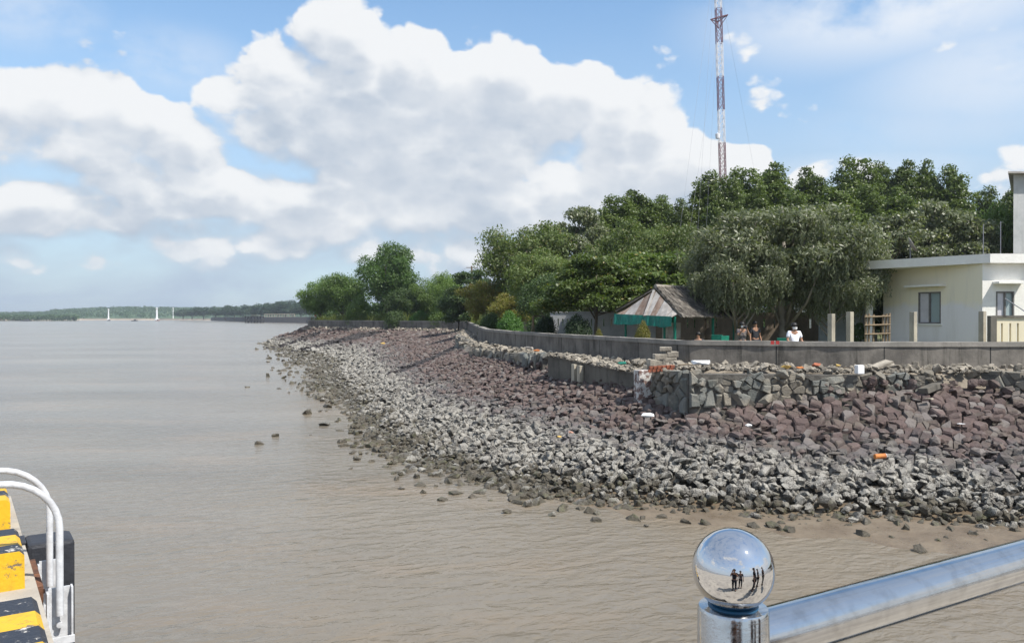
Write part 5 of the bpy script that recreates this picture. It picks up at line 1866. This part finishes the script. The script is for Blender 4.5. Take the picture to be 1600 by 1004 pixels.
def person(label, loc, rz, arms, top_mat, leg_mat, mask=True, sit=0.0, group=None, hair=M_HAIR, lean=0.0):
    """adult 1.65 m tall facing -y; arms = ((elbow, wrist) right, left) in body space"""
    p = thing('person', label, 'person', loc, group, rz)
    J = {'pelvis': (0, 0, .90), 'waist': (0, .0, 1.06), 'chest': (0, .01 - lean, 1.27), 'neck': (0, .0 - lean, 1.41), 'chin': (0, -.015 - lean, 1.475), 'head': (0, -.005 - lean, 1.545), 'crown': (0, 0 - lean, 1.615)}
    E = [('pelvis', 'waist'), ('waist', 'chest'), ('chest', 'neck'), ('neck', 'chin'), ('chin', 'head'), ('head', 'crown')]
    r = {'pelvis': (.15, .10), 'waist': (.13, .09), 'chest': (.15, .10), 'neck': .050, 'chin': (.062, .068), 'head': (.076, .092), 'crown': (.05, .06)}
    for s_, nm in ((-1, 'r'), (1, 'l')):
        el, wr = arms[0 if s_ < 0 else 1]
        if sit:
            kn, an = (s_ * .12, -.45, .50 + .4 * (1 - sit)), (s_ * .12, -.46, .08)
            hip = (s_ * .09, -.02, .88)
        else:
            hip, kn, an = (s_ * .09, 0, .85), (s_ * .10, -.015, .47), (s_ * .105, .02, .09)
        J.update({nm + 'hip': hip, nm + 'knee': kn, nm + 'ankle': an, nm + 'toe': (an[0] + s_ * .02, an[1] - .17, .035),
                  nm + 'sh': (s_ * .175, .01 - lean, 1.345), nm + 'el': el, nm + 'wr': wr})
        E += [('pelvis', nm + 'hip'), (nm + 'hip', nm + 'knee'), (nm + 'knee', nm + 'ankle'), (nm + 'ankle', nm + 'toe'), ('chest', nm + 'sh'), (nm + 'sh', nm + 'el'), (nm + 'el', nm + 'wr')]
        r.update({nm + 'hip': .085, nm + 'knee': .056, nm + 'ankle': .038, nm + 'toe': .032, nm + 'sh': .052, nm + 'el': .038, nm + 'wr': .026})
        e, w = Vector(el), Vector(wr)
        d = (w - e).normalized()
        side = d.cross(Vector((0, 0, 1))); side = side.normalized() if side.length > .1 else Vector((0, -1, 0))
        palm = w + d * .07
        J[nm + 'palm'] = tuple(palm); E.append((nm + 'wr', nm + 'palm')); r[nm + 'palm'] = (.036, .018)
        up = side.cross(d).normalized()
        for f in range(4):
            a = palm + side * (f - 1.5) * .019 + d * .012
            b = a + d * (.040, .046, .043, .034)[f] - up * .006
            c = b + d * .026 - up * .018
            for t, q in (('a', a), ('b', b), ('c', c)):
                J[nm + 'f%d' % f + t] = tuple(q); r[nm + 'f%d' % f + t] = .0085 if t != 'c' else .007
            E += [(nm + 'palm', nm + 'f%da' % f), (nm + 'f%da' % f, nm + 'f%db' % f), (nm + 'f%db' % f, nm + 'f%dc' % f)]
        a = w + d * .03 + side * .034 * s_
        b = a + d * .035 + side * .016 * s_
        J[nm + 'ta'] = tuple(a); J[nm + 'tb'] = tuple(b); r[nm + 'ta'] = .011; r[nm + 'tb'] = .009
        E += [(nm + 'wr', nm + 'ta'), (nm + 'ta', nm + 'tb')]
    if sit:                                   # seat height .46: bring the upper body down
        dz = .42 * sit
        low = ('knee', 'ankle', 'toe')
        J = {k: (v if any(k.endswith(x) for x in low) else (v[0], v[1], v[2] - dz)) for k, v in J.items()}
    skin('body', J, E, r, M_SKIN, p, 2)
    g = lambda k, f_: {q: (tuple(x * f_ for x in r[q]) if isinstance(r[q], tuple) else r[q] * f_) for q in k}
    ks = ['chest', 'waist', 'pelvis', 'rsh', 'lsh', 'rslv', 'lslv']
    J2 = dict(J)
    for nm in 'rl':
        J2[nm + 'slv'] = tuple(Vector(J[nm + 'sh']).lerp(Vector(J[nm + 'el']), .72))
    r2 = {k: (tuple(x * 1.14 for x in r[k]) if isinstance(r.get(k), tuple) else .068) for k in ks}
    r2['pelvis'] = (.165, .118)
    skin('shirt', {k: J2[k] for k in ks}, [('chest', 'waist'), ('waist', 'pelvis'), ('chest', 'rsh'), ('rsh', 'rslv'), ('chest', 'lsh'), ('lsh', 'lslv')], r2, top_mat, p, 2)
    ks = ['pelvis'] + [nm + x for nm in 'rl' for x in ('hip', 'knee', 'ankle')]
    r3 = {k: (.158, .108) if k == 'pelvis' else (.098 if k.endswith('hip') else .070 if k.endswith('knee') else .055) for k in ks}
    skin('trousers', {k: J[k] for k in ks}, [('pelvis', 'rhip'), ('rhip', 'rknee'), ('rknee', 'rankle'), ('pelvis', 'lhip'), ('lhip', 'lknee'), ('lknee', 'lankle')], r3, leg_mat, p, 2)
    hz = J['head'][2]
    hy = J['head'][1]
    def loc_part(name, m, mt, smooth=True):
        o = m.build(name, mt, None, smooth=smooth, at=(0, 0, 0)); o.parent = p
        return o
    m = MB()
    pr = [(.101, -.02), (.105, .03), (.098, .07), (.07, .105), (.03, .122), (.002, .125)]
    m.lathe(pr, (0, hy + .022, hz), 14)
    loc_part('hair', m, hair)
    for s_ in (-1, 1):
        loc_part('eye', MB().lathe([(.002, -.008), (.010, -.004), (.010, .004), (.002, .008)], (s_ * .032, hy - .090, hz - .004), 8), M_HAIR)
        loc_part('ear', MB().lathe([(.004, -.03), (.012, -.015), (.014, .012), (.004, .03)], (s_ * .083, hy + .01, hz - .015), 8), M_SKIN)
        t = J[('r' if s_ < 0 else 'l') + 'ankle']
        loc_part('shoe', MB().bbox((t[0] + s_ * .01, t[1] - .07, .035), (.10, .27, .07), 0, .025), M_DKCLOTH)
    loc_part('nose', MB().lathe([(.016, -.02), (.012, 0), (.004, .022)], (0, hy - .097, hz - .03), 8), M_SKIN)
    if mask:
        m = MB()
        N = 10
        for k in range(N + 1):
            a = math.radians(-155 + 130 * k / N)
            x_, y_ = .092 * math.cos(a), .112 * math.sin(a)
            m.v += [(x_, hy + y_, hz - .022), (x_ * .86, hy + y_ * .9, hz - .098)]
        m.f = [(2 * k, 2 * k + 2, 2 * k + 3, 2 * k + 1) for k in range(N)]
        m.m = [0] * N
        loc_part('face_mask', m, M_PLASTICWHITE)
    return p

hang = (((-.23, .02, 1.09), (-.25, -.06, .86)), ((.23, .02, 1.09), (.25, -.06, .86)))
hold = (((-.24, -.02, 1.10), (-.18, -.22, .98)), ((.24, -.02, 1.09), (.22, -.20, 1.00)))
shoot = (((-.22, -.12, 1.15), (-.07, -.25, 1.40)), ((.22, -.12, 1.15), (.07, -.25, 1.40)))
c = P(1241, 520, 25.6)
person('person in white shirt and white face mask behind the sea wall holding a bag', (c.x, c.y, GZ - .02), .12, hold, M_SHIRT, M_DKCLOTH)
m = MB().bbox((c.x + .22, c.y - .30, GZ + .90), (.24, .10, .28), .1, .03)
tag(m.build('white_bag', M_SHIRT), 'white bag held by the person in the white shirt', 'bag')
c = P(1160, 520, 30.2)
person('person in dark vest with face mask raising a camera to the face in the shade', (c.x, c.y, GZ - .02), .15, shoot, M_PATCLOTH, M_DKCLOTH)
cam_t = thing('hand_camera', 'black camera held up by the person in the dark vest', 'camera', (c.x + .02, c.y - .30, GZ + 1.42))
a = cam_t.location
MB().bbox((a.x, a.y, a.z + .03), (.15, .06, .10), .15, .015).build('camera_body', M_RUBBER, cam_t)
MB().tube([(a.x, a.y - .03, a.z + .03), (a.x + .01, a.y - .13, a.z + .03)], .035, 12).build('lens', M_RUBBER, cam_t)
c = P(1091, 520, 31.5)
person('person in dark clothes sitting in deep shade near the hut', (c.x, c.y, GZ), -.4, hang, M_DKCLOTH, M_DKCLOTH, False, 1.0)
m = MB().bbox((c.x - .01, c.y + .03, GZ + .19), (.42, .36, .38), -.4, .02)
tag(m.build('stool', M_GREEN), 'green box stool under the person sitting near the hut', 'stool')
c = P(1180, 520, 32.5)
person('person in dark clothes standing in the shade behind the one with the camera', (c.x, c.y, GZ), .3, hang, M_DKCLOTH, M_DKCLOTH, False)

# ------------------------------------------------------------------ pier in the foreground
PE = Vector((-.568, .823, 0))                 # along the pier edge, away from us
PN = Vector((.823, .568, 0))                  # outwards over the water
DZ = CAMZ - 1.51
def edge(y, out=0.0, z=0.0):
    t = (y - 3.2) / .823
    p = Vector((-1.85, 3.2, 0)) + PE * t + PN * out
    return Vector((p.x, p.y, z))
e0, e1 = edge(6.75, .055), Vector((-.067, .863, 0)) - PN * .075
deckp = [e1, Vector((7.0, 5.05, 0)), Vector((11, 0, 0)), Vector((8, -16, 0)), Vector((-14, -16, 0)), Vector((-12, 2, 0)), e0 - PN * 6, e0]
m = MB().extrude([(p.x, p.y, DZ - .45) for p in deckp], (0, 0, .45))
pier = tag(m.build('pier_deck', M_DECK), 'pale concrete pier deck with a rough edge at lower left', 'pier', kind='structure')
# striped kerb blocks
def kerb(y0, y1, bands, label):
    """block between two distances along the edge; bands from the near end: (length share, 0 yellow / 1 black)"""
    t = thing('kerb_block', label, 'kerb', edge((y0 + y1) / 2, -.12, DZ), 'striped kerb blocks on the pier edge')
    w, h, cb = .25, .21, .025
    prof = [(-w, 0), (-w, h - cb), (-w + cb, h), (-cb, h), (-.002, h - cb), (0, 0)]
    tot = sum(b[0] for b in bands)
    y = y0
    for k, (sh, cidx) in enumerate(bands):
        ya, yb = y, y + (y1 - y0) * sh / tot
        y = yb
        m = MB()
        ra = [edge(ya, o, DZ + z) for o, z in prof]
        rb = [edge(yb, o, DZ + z) for o, z in prof]
        n = len(prof)
        m.add(ra + rb, [(i, (i + 1) % n, n + (i + 1) % n, n + i) for i in range(n)] + [tuple(reversed(range(n))), tuple(range(n, 2 * n))])
        m.build('yellow_stripe' if cidx == 0 else 'black_stripe', M_YELLOW if cidx == 0 else M_BLACK, t)
kerb(2.55, 3.74, [(1, 0), (1, 1), (1, 0), (1, 1), (1, 0), (1, 1), (1, 0), (1.05, 1)][1:], 'worn yellow and black kerb block nearest us at lower left')
kerb(4.46, 4.95, [(.04, 0), (1, 1), (1.4, 0), (1, 1)], 'yellow faced kerb block beside the top of the boat ladder')
kerb(5.72, 6.34, [(.04, 0), (1, 0), (1, 1), (1, 0), (1, 1)], 'yellow kerb block beyond the ladder hoops')
# rusty plates and rubber fender on the pier face
rg_ = random.Random(2)
m = MB()
a, b = edge(4.50, .058), edge(5.02, .058)
m.extrude([a + Vector((0, 0, DZ - .02)), a + PN * .035 + Vector((0, 0, DZ - .02)), b + PN * .035 + Vector((0, 0, DZ - .02)), b + Vector((0, 0, DZ - .02))], (0, 0, -1.5))
tag(m.build('rusty_plate', M_RUST), 'rusty steel plate fixed to the pier edge beside the ladder', 'plate')
fd = thing('rubber_fender', 'black rubber fender block on the pier edge behind the ladder', 'fender', edge(5.30, .26, DZ - 1.6))
c = edge(5.36, .205, 0)
MB().bbox((c.x, c.y, DZ - .79), (.28, .30, 1.6), math.atan2(PN.y, PN.x), .03).build('fender_body', M_RUBBER, fd)
MB().bbox((c.x - PN.x * .25, c.y - PN.y * .25, DZ + .012), (.22, .20, .02), math.atan2(PN.y, PN.x), .006).build('top_plate', M_RUBBER, fd)
# boat ladder with two hoops
ld = thing('boat_ladder', 'white steel boat ladder with two hooped handrails on the pier edge', 'ladder', edge(4.6, .2, 1.0))
def hoop(y, top, bottom):
    p = edge(y, .165)
    pts = [Vector((p.x, p.y, bottom)), Vector((p.x, p.y, top - .28))]
    for k in range(1, 9):
        a = math.pi / 2 * k / 8
        q = p - PN * .28 * (1 - math.cos(a))
        pts.append(Vector((q.x, q.y, top - .28 + .28 * math.sin(a))))
    q = p - PN * .45
    pts.append(Vector((q.x, q.y, top)))
    for k in range(1, 7):
        a = math.pi / 2 * k / 6
        q = p - PN * (.45 + .22 * math.sin(a))
        pts.append(Vector((q.x, q.y, top - .22 * (1 - math.cos(a)))))
    q = p - PN * .67
    pts.append(Vector((q.x, q.y, DZ)))
    o = MB().tube(pts, .0195, 14).build('handrail', M_GALV, ld, smooth=True)
    smooth_by_angle(o)
hoop(4.42, 3.39, 2.62)
hoop(4.92, 3.37, 2.62)
for y in (4.46, 4.97):
    c0 = edge(y, .125)
    def ch(o0, o1, dp0, dp1, z0, z1, nm):
        a = edge(y, o0) ; b = edge(y, o1)
        vs = [a - PE * dp0, b - PE * dp0, b - PE * dp1, a - PE * dp1]
        MB().extrude([(v.x, v.y, z0) for v in vs], (0, 0, z1 - z0)).build(nm, M_GALV, ld)
    ch(.112, .223, .0, -.010, 1.2, 2.765, 'bracket_plate')
    ch(.102, .1115, .05, -.010, 1.2, 2.75, 'bracket_flange')
    ch(.2235, .233, .05, -.010, 1.2, 2.77, 'bracket_flange')
    ch(.098, .238, .068, .055, 2.46, 2.50, 'bracket_strap')
    MB().tube([edge(y, .165, 2.56) - PE * .005, edge(y, .165, 2.56) - PE * .04], .016, 10).build('bolt', M_GALV, ld)
for k in range(7):
    z = 2.35 - k * .3
    MB().tube([edge(4.42, .165, z), edge(4.92, .165, z)], .016, 8).build('rung', M_GALV, ld)
# bollard cleat plate seen as rusty bolts
for k in range(3):
    p = edge(4.62 + .10 * k, .094, DZ - .10 - .05 * k)
    o = MB().lathe([(.02, 0), (.02, .02), (.008, .024)], tuple(p), 6).build('bolt', M_RUST)
    tag(o, ('nearest', 'middle', 'farthest')[k] + ' of three rusty bolt heads on the plate beside the boat ladder', 'bolt', 'rusty bolts on the pier plate')
# stainless railing
rl = thing('railing', 'polished stainless steel railing with a ball topped post', 'railing', (.28, 1.0, DZ))
pc = P(1146, 889, .99)
bx, by, bz = pc
prof = [(.05 * math.sin(a), -.05 * math.cos(a)) for a in np.linspace(.02, math.pi - .02, 40)]
MB().lathe(prof, (bx, by, bz), 64).build('ball', M_BALL, rl, smooth=True)
zt = P(0, 947, .99).z
o = MB().lathe([(.0435, DZ + .0 - zt), (.0435, -.004), (.0415, 0), (.030, .001), (.030, -.003)], (bx, by, zt), 48).build('post', M_STEEL, rl, smooth=True); smooth_by_angle(o, 30)
MB().lathe([(.026, -.002), (.0305, .0005), (.0305, .0022), (.026, .003)], (bx, by, zt), 40).build('collar', M_BLUE, rl, smooth=True)
MB().lathe([(.09, 0), (.09, .012), (.05, .014)], (bx, by, DZ), 32).build('base_plate', M_STEEL, rl)
RD = Vector((.861, .509, 0))
ra = Vector((bx, by, CAMZ - .405))
o = MB().tube([ra + RD * .02, ra + RD * 3.9], .0335, 40).build('handrail', M_STEEL, rl, smooth=True); smooth_by_angle(o, 30)
o = MB().tube([Vector((ra.x, ra.y, DZ + .55)) + RD * .02, Vector((ra.x, ra.y, DZ + .55)) + RD * 3.9], .025, 24).build('handrail', M_STEEL, rl, smooth=True); smooth_by_angle(o, 30)
for k in (1.95, 3.9):
    p = ra + RD * k
    o = MB().tube([(p.x, p.y, DZ), (p.x, p.y, ra.z + .02)], .038, 32).build('post', M_STEEL, rl, smooth=True); smooth_by_angle(o, 30)
# the people on the pier that the ball mirrors
person('person in dark clothes with raised arms mirrored in the steel ball', (-.03, -.42, DZ), 3.14, shoot, M_DKCLOTH, M_DKCLOTH, False, group='people mirrored in the steel ball')
person('person in patterned shirt mirrored in the middle of the steel ball', (.42, -.95, DZ), 3.3, hang, M_PATCLOTH, M_DKCLOTH, False, group='people mirrored in the steel ball')
last_p = person('person in dark clothes on the pier mirrored at the right of the steel ball', (2.1, -.35, DZ), 2.2, hang, M_DKCLOTH, M_DKCLOTH, True, group='people mirrored in the steel ball')

for (x_, y_, r_, lb) in ((1.35, -.15, 2.6, 'person in dark clothes mirrored nearest the handrail in the steel'), (1.75, -.55, 2.9, 'person in dark clothes mirrored behind the one nearest the handrail'), (2.7, .15, 2.1, 'person in dark clothes mirrored farthest along the handrail')):
    c2 = copy_tree(last_p)
    c2.location = (x_, y_, DZ)
    c2.rotation_euler = (0, 0, r_)
    c2['label'] = lb
# ------------------------------------------------------------------ far shore
hr = np.random.default_rng(12)
crest = [(-120, 490), (0, 490), (70, 488.5), (85, 485), (150, 481), (200, 479), (280, 480.5), (330, 482), (420, 477), (480, 478), (560, 482), (700, 486)]
nx = 420
V, Fc = [], []
for i in range(nx):
    px = -140 + 860 * i / (nx - 1)
    top = np.interp(px, [c_[0] for c_ in crest], [c_[1] for c_ in crest])
    for j in range(10):
        d = 1400 + 90 * j
        ztop = (496 - top) / F * 1850 * .86 + CAMZ
        z = GZ - .5 + (ztop - GZ) * math.sin(min(1, j / 6) * math.pi / 2) * (1 if j < 7 else 1 - (j - 6) * .12)
        V.append(((px - 800) / F * d, d, z + (hr.normal() * 1.2 if 0 < j else 0)))
for i in range(nx - 1):
    for j in range(9):
        Fc.append((i * 10 + j, (i + 1) * 10 + j, (i + 1) * 10 + j + 1, i * 10 + j + 1))
hill = tag(link(bpy.data.objects.new('hills', array_mesh('hills', V, Fc, M_HILL, True))), 'low wooded hills along the far side of the bay', 'hills', kind='structure')
# the wood on them: leaf clumps too far off to tell apart
n = 2600
px = hr.uniform(-130, 700, n)
top = np.interp(px, [c_[0] for c_ in crest], [c_[1] for c_ in crest])
j = hr.random(n) ** .8
d = 1395 + 560 * j
zt = (496 - top) / F * 1850 * .86 + CAMZ
base = GZ + (zt - GZ) * np.sin(np.minimum(1, (d - 1400).clip(0) / 540) * math.pi / 2)
base += np.where(d < 1430, 3.0, 0.0)
ctr = np.stack([(px - 800) / F * d, d, base + hr.uniform(0, 2.5, n)], 1)
pf = np.concatenate([ctr, hr.uniform(3, 6.5, (n, 1)) * np.array([[1, 1, .75]])], 1)
pos, nr = puff_leaves(pf, 60000, hr, .5, .3)
V = leaf_quads(pos, nr, 0, 1.5, .9, hr)
tag(link(bpy.data.objects.new('far_forest', array_mesh('far_forest', V, np.arange(len(V)).reshape(-1, 4), L_FARHILL))), 'green wood covering the hills across the bay', 'forest', kind='stuff')
# low mangrove fringe at far left
n = 700
px = hr.uniform(-120, 120, n)
d = hr.uniform(1040, 1120, n)
ctr = np.stack([(px - 800) / F * d, d, GZ + hr.uniform(0, 3, n)], 1)
pf = np.concatenate([ctr, hr.uniform(2.5, 4.2, (n, 1)) * np.array([[1, 1, .8]])], 1)
pos, nr = puff_leaves(pf, 16000, hr, .5, .3)
V = leaf_quads(pos, nr, 0, 1.1, .7, hr)
tag(link(bpy.data.objects.new('far_thicket', array_mesh('far_thicket', V, np.arange(len(V)).reshape(-1, 4), L_FARHILL))), 'low green thicket on the far left shore', 'thicket', kind='stuff')
# dark trees on the near side of the bay
FT = [(300, 483, 22), (318, 481, 20), (336, 480, 22), (352, 478.5, 20), (366, 480, 18), (380, 477.5, 22), (394, 479, 20), (408, 476, 22), (422, 474.5, 20), (434, 473, 22), (446, 471.5, 22), (458, 470.5, 22), (470, 470, 24), (484, 471, 24), (286, 484, 20)]
ORD = ['', 'second', 'third', 'fourth', 'fifth', 'sixth', 'seventh', 'eighth', 'ninth', 'tenth', 'eleventh', 'twelfth', 'thirteenth']
FT.sort()
FL = ['%s dark tree from the left in the row along the far embankment' % (ORD[k] if k else 'first') for k in range(13)] + ['dark far tree last but one before the near point of land', 'dark far tree just touching the near green tree']
for k, (px, top, w) in enumerate(FT):
    dd = np.interp(px, [286, 400, 484], [1050, 760, 640]) + 35
    tree('far_tree', 'far', 1 + k % 3, L_FARDARK, px, top - 1.5, w + 8, dd, FL[k], group='dark trees behind the far embankment')
# dark stone embankment of the bay with pale top
cps = [(494, 560), (480, 620), (440, 680), (400, 760), (330, 1120), (250, 1290), (130, 1240), (100, 1160), (-60, 1000)]
pts = [(P(px, 0, d).x, d) for px, d in cps]
def shore_strip(name, pp, z1, run, material, label, cat):
    V, Fc = [], []
    for x, y in pp:
        L_ = math.hypot(x, y)
        ux, uy = x / L_, y / L_
        V += [(x, y, -.3), (x + ux * run, y + uy * run, z1), (x + ux * (run + 26), y + uy * (run + 26), z1 + .05), (x + ux * (run + 26), y + uy * (run + 26), -1)]
    for i in range(len(pp) - 1):
        for k in range(3):
            Fc.append((i * 4 + k, (i + 1) * 4 + k, (i + 1) * 4 + k + 1, i * 4 + k + 1))
    tag(link(bpy.data.objects.new(name, array_mesh(name, V, Fc, material))), label, cat, kind='structure')
shore_strip('far_embankment', pts[:5], 4.9, 9, M_DARKEMB, 'dark stone embankment on the near side of the bay', 'embankment')
shore_strip('far_beach', pts[4:], 2.9, 12, M_SAND, 'pale strip of sand along the far shore', 'beach')
# jetty and balustrade
jt = thing('jetty', 'dark open jetty on piles at the far embankment', 'jetty', tuple(P(396, 504, 650)))
jt.location.z = 0
a, b = P(384, 496, 650), P(410, 496, 650)
for zc, hh in ((2.3, 1.5), (5.2, .7)):
    MB().box(((a.x + b.x) / 2, 651, zc), (b.x - a.x, 8, hh)).build('platform', M_DARKJET, jt)
for k in range(6):
    for y_ in (648, 654):
        x = a.x + .5 + (b.x - a.x - 1) * k / 5
        MB().tube([(x, y_, -1), (x, y_, 5.2)], .5, 6).build('pile', M_DARKJET, jt)
MB().box(((a.x + b.x) / 2 + 1.5, 650, 6.2), ((b.x - a.x) * .55, .15, .2)).build('rail', M_POSTCON, jt)
bl_ = thing('balustrade', 'white balustrade along the top of the far embankment', 'balustrade', tuple(P(428, 494, 668)))
a, b = P(404, 489, 668), P(452, 488, 668)
for k in range(13):
    x = a.x + (b.x - a.x) * k / 12
    MB().box((x, 684, 6.1), (.8, .6, 2.6)).build('baluster', M_POSTCON, bl_)
MB().box(((a.x + b.x) / 2, 683.4, 7.3), (b.x - a.x, .5, .4)).build('rail', M_POSTCON, bl_)
# white beacons
for px, top, d, w, lb in ((169.5, 482.5, 1180, 1.5, 'slim white beacon tower at the left across the bay'), (245, 480.5, 1230, 2.3, 'thicker white beacon tower in the middle across the bay'), (270.5, 480.5, 1330, 1.1, 'thin white mast at the right across the bay')):
    t = thing('beacon', lb, 'beacon tower', (P(px, 0, d).x, d, 0))
    zt = P(px, top, d).z
    c = t.location
    MB().lathe([(w * 1.4, 0), (w * 1.3, 2.5), (w * .7, 3.0), (w * .5, zt - 1.5)], (c.x, c.y, 0), 12).build('shaft', M_PLASTICWHITE, t)
    MB().lathe([(w * .8, zt - 1.5), (w * .8, zt - .3), (w * .2, zt)], (c.x, c.y, 0), 12).build('lantern', M_PLASTICWHITE, t)
# far boats
for px, d, ln, lb in ((210, 980, 8.5, 'dark low boat moored in the middle of the far bay'), (170, 1090, 5, 'small boat at the foot of the slim white beacon'), (246, 1060, 6, 'reddish boat at the foot of the thicker white beacon'), (40, 960, 14, 'long low boat along the far left shore')):
    t = thing('boat', lb, 'boat', (P(px, 0, d).x, d, 0), 'boats moored across the bay')
    x = t.location.x
    m = MB()
    hw = ln * .14
    prof = [(-ln / 2, .0, 1.2), (-ln * .3, hw, .9), (ln * .25, hw, .9), (ln / 2, 0, 1.5)]
    vs = []
    for sx, w_, h_ in prof:
        vs += [(x + sx, d - w_, h_), (x + sx * .9, d - w_ * .5, -.3), (x + sx * .9, d + w_ * .5, -.3), (x + sx, d + w_ + .01, h_)]
    fs = [(i * 4 + k, (i + 1) * 4 + k, (i + 1) * 4 + (k + 1) % 4, i * 4 + (k + 1) % 4) for i in range(3) for k in range(4)] + [(0, 1, 2, 3), (12, 13, 14, 15)]
    m.add(vs, fs).build('hull', M_HULL if px != 246 else M_BRICK, t)
    MB().bbox((x + ln * .08, d, 1.5), (ln * .32, hw * 1.2, 1.4), 0, .1).build('cabin', M_HULL, t)
# red and white marker at the far end of the wall
mk = thing('marker_post', 'red and white marker post at the far left end of the sea wall', 'marker', (P(493, 500, 126).x, 126, GZ))
c = mk.location
for k in range(4):
    MB().tube([(c.x, c.y, GZ + .9 + k * .34), (c.x, c.y, GZ + .9 + (k + 1) * .34 - .005)], .15, 10).build('band', M_BRICK if k % 2 else M_PLASTICWHITE, mk)
MB().tube([(c.x, c.y, GZ), (c.x, c.y, GZ + .9)], .07, 8).build('pole', M_WOOD, mk)
for ch_ in (1,):
    pass

# ------------------------------------------------------------------ air
hm = bpy.data.materials.new('haze_air')
hm.use_nodes = True
hm.node_tree.nodes.clear()
vo = hm.node_tree.nodes.new('ShaderNodeVolumePrincipled')
vo.inputs['Color'].default_value = (.78, .86, .95, 1)
vo.inputs['Density'].default_value = .00021
vo.inputs['Anisotropy'].default_value = .25
oo = hm.node_tree.nodes.new('ShaderNodeOutputMaterial')
hm.node_tree.links.new(vo.outputs[0], oo.inputs['Volume'])
hz_ = MB().box((0, 4400, 22.5), (18400, 9600, 50)).build('haze', hm)
tag(hz_, 'thin bluish haze in the air over the bay', 'haze', kind='stuff')
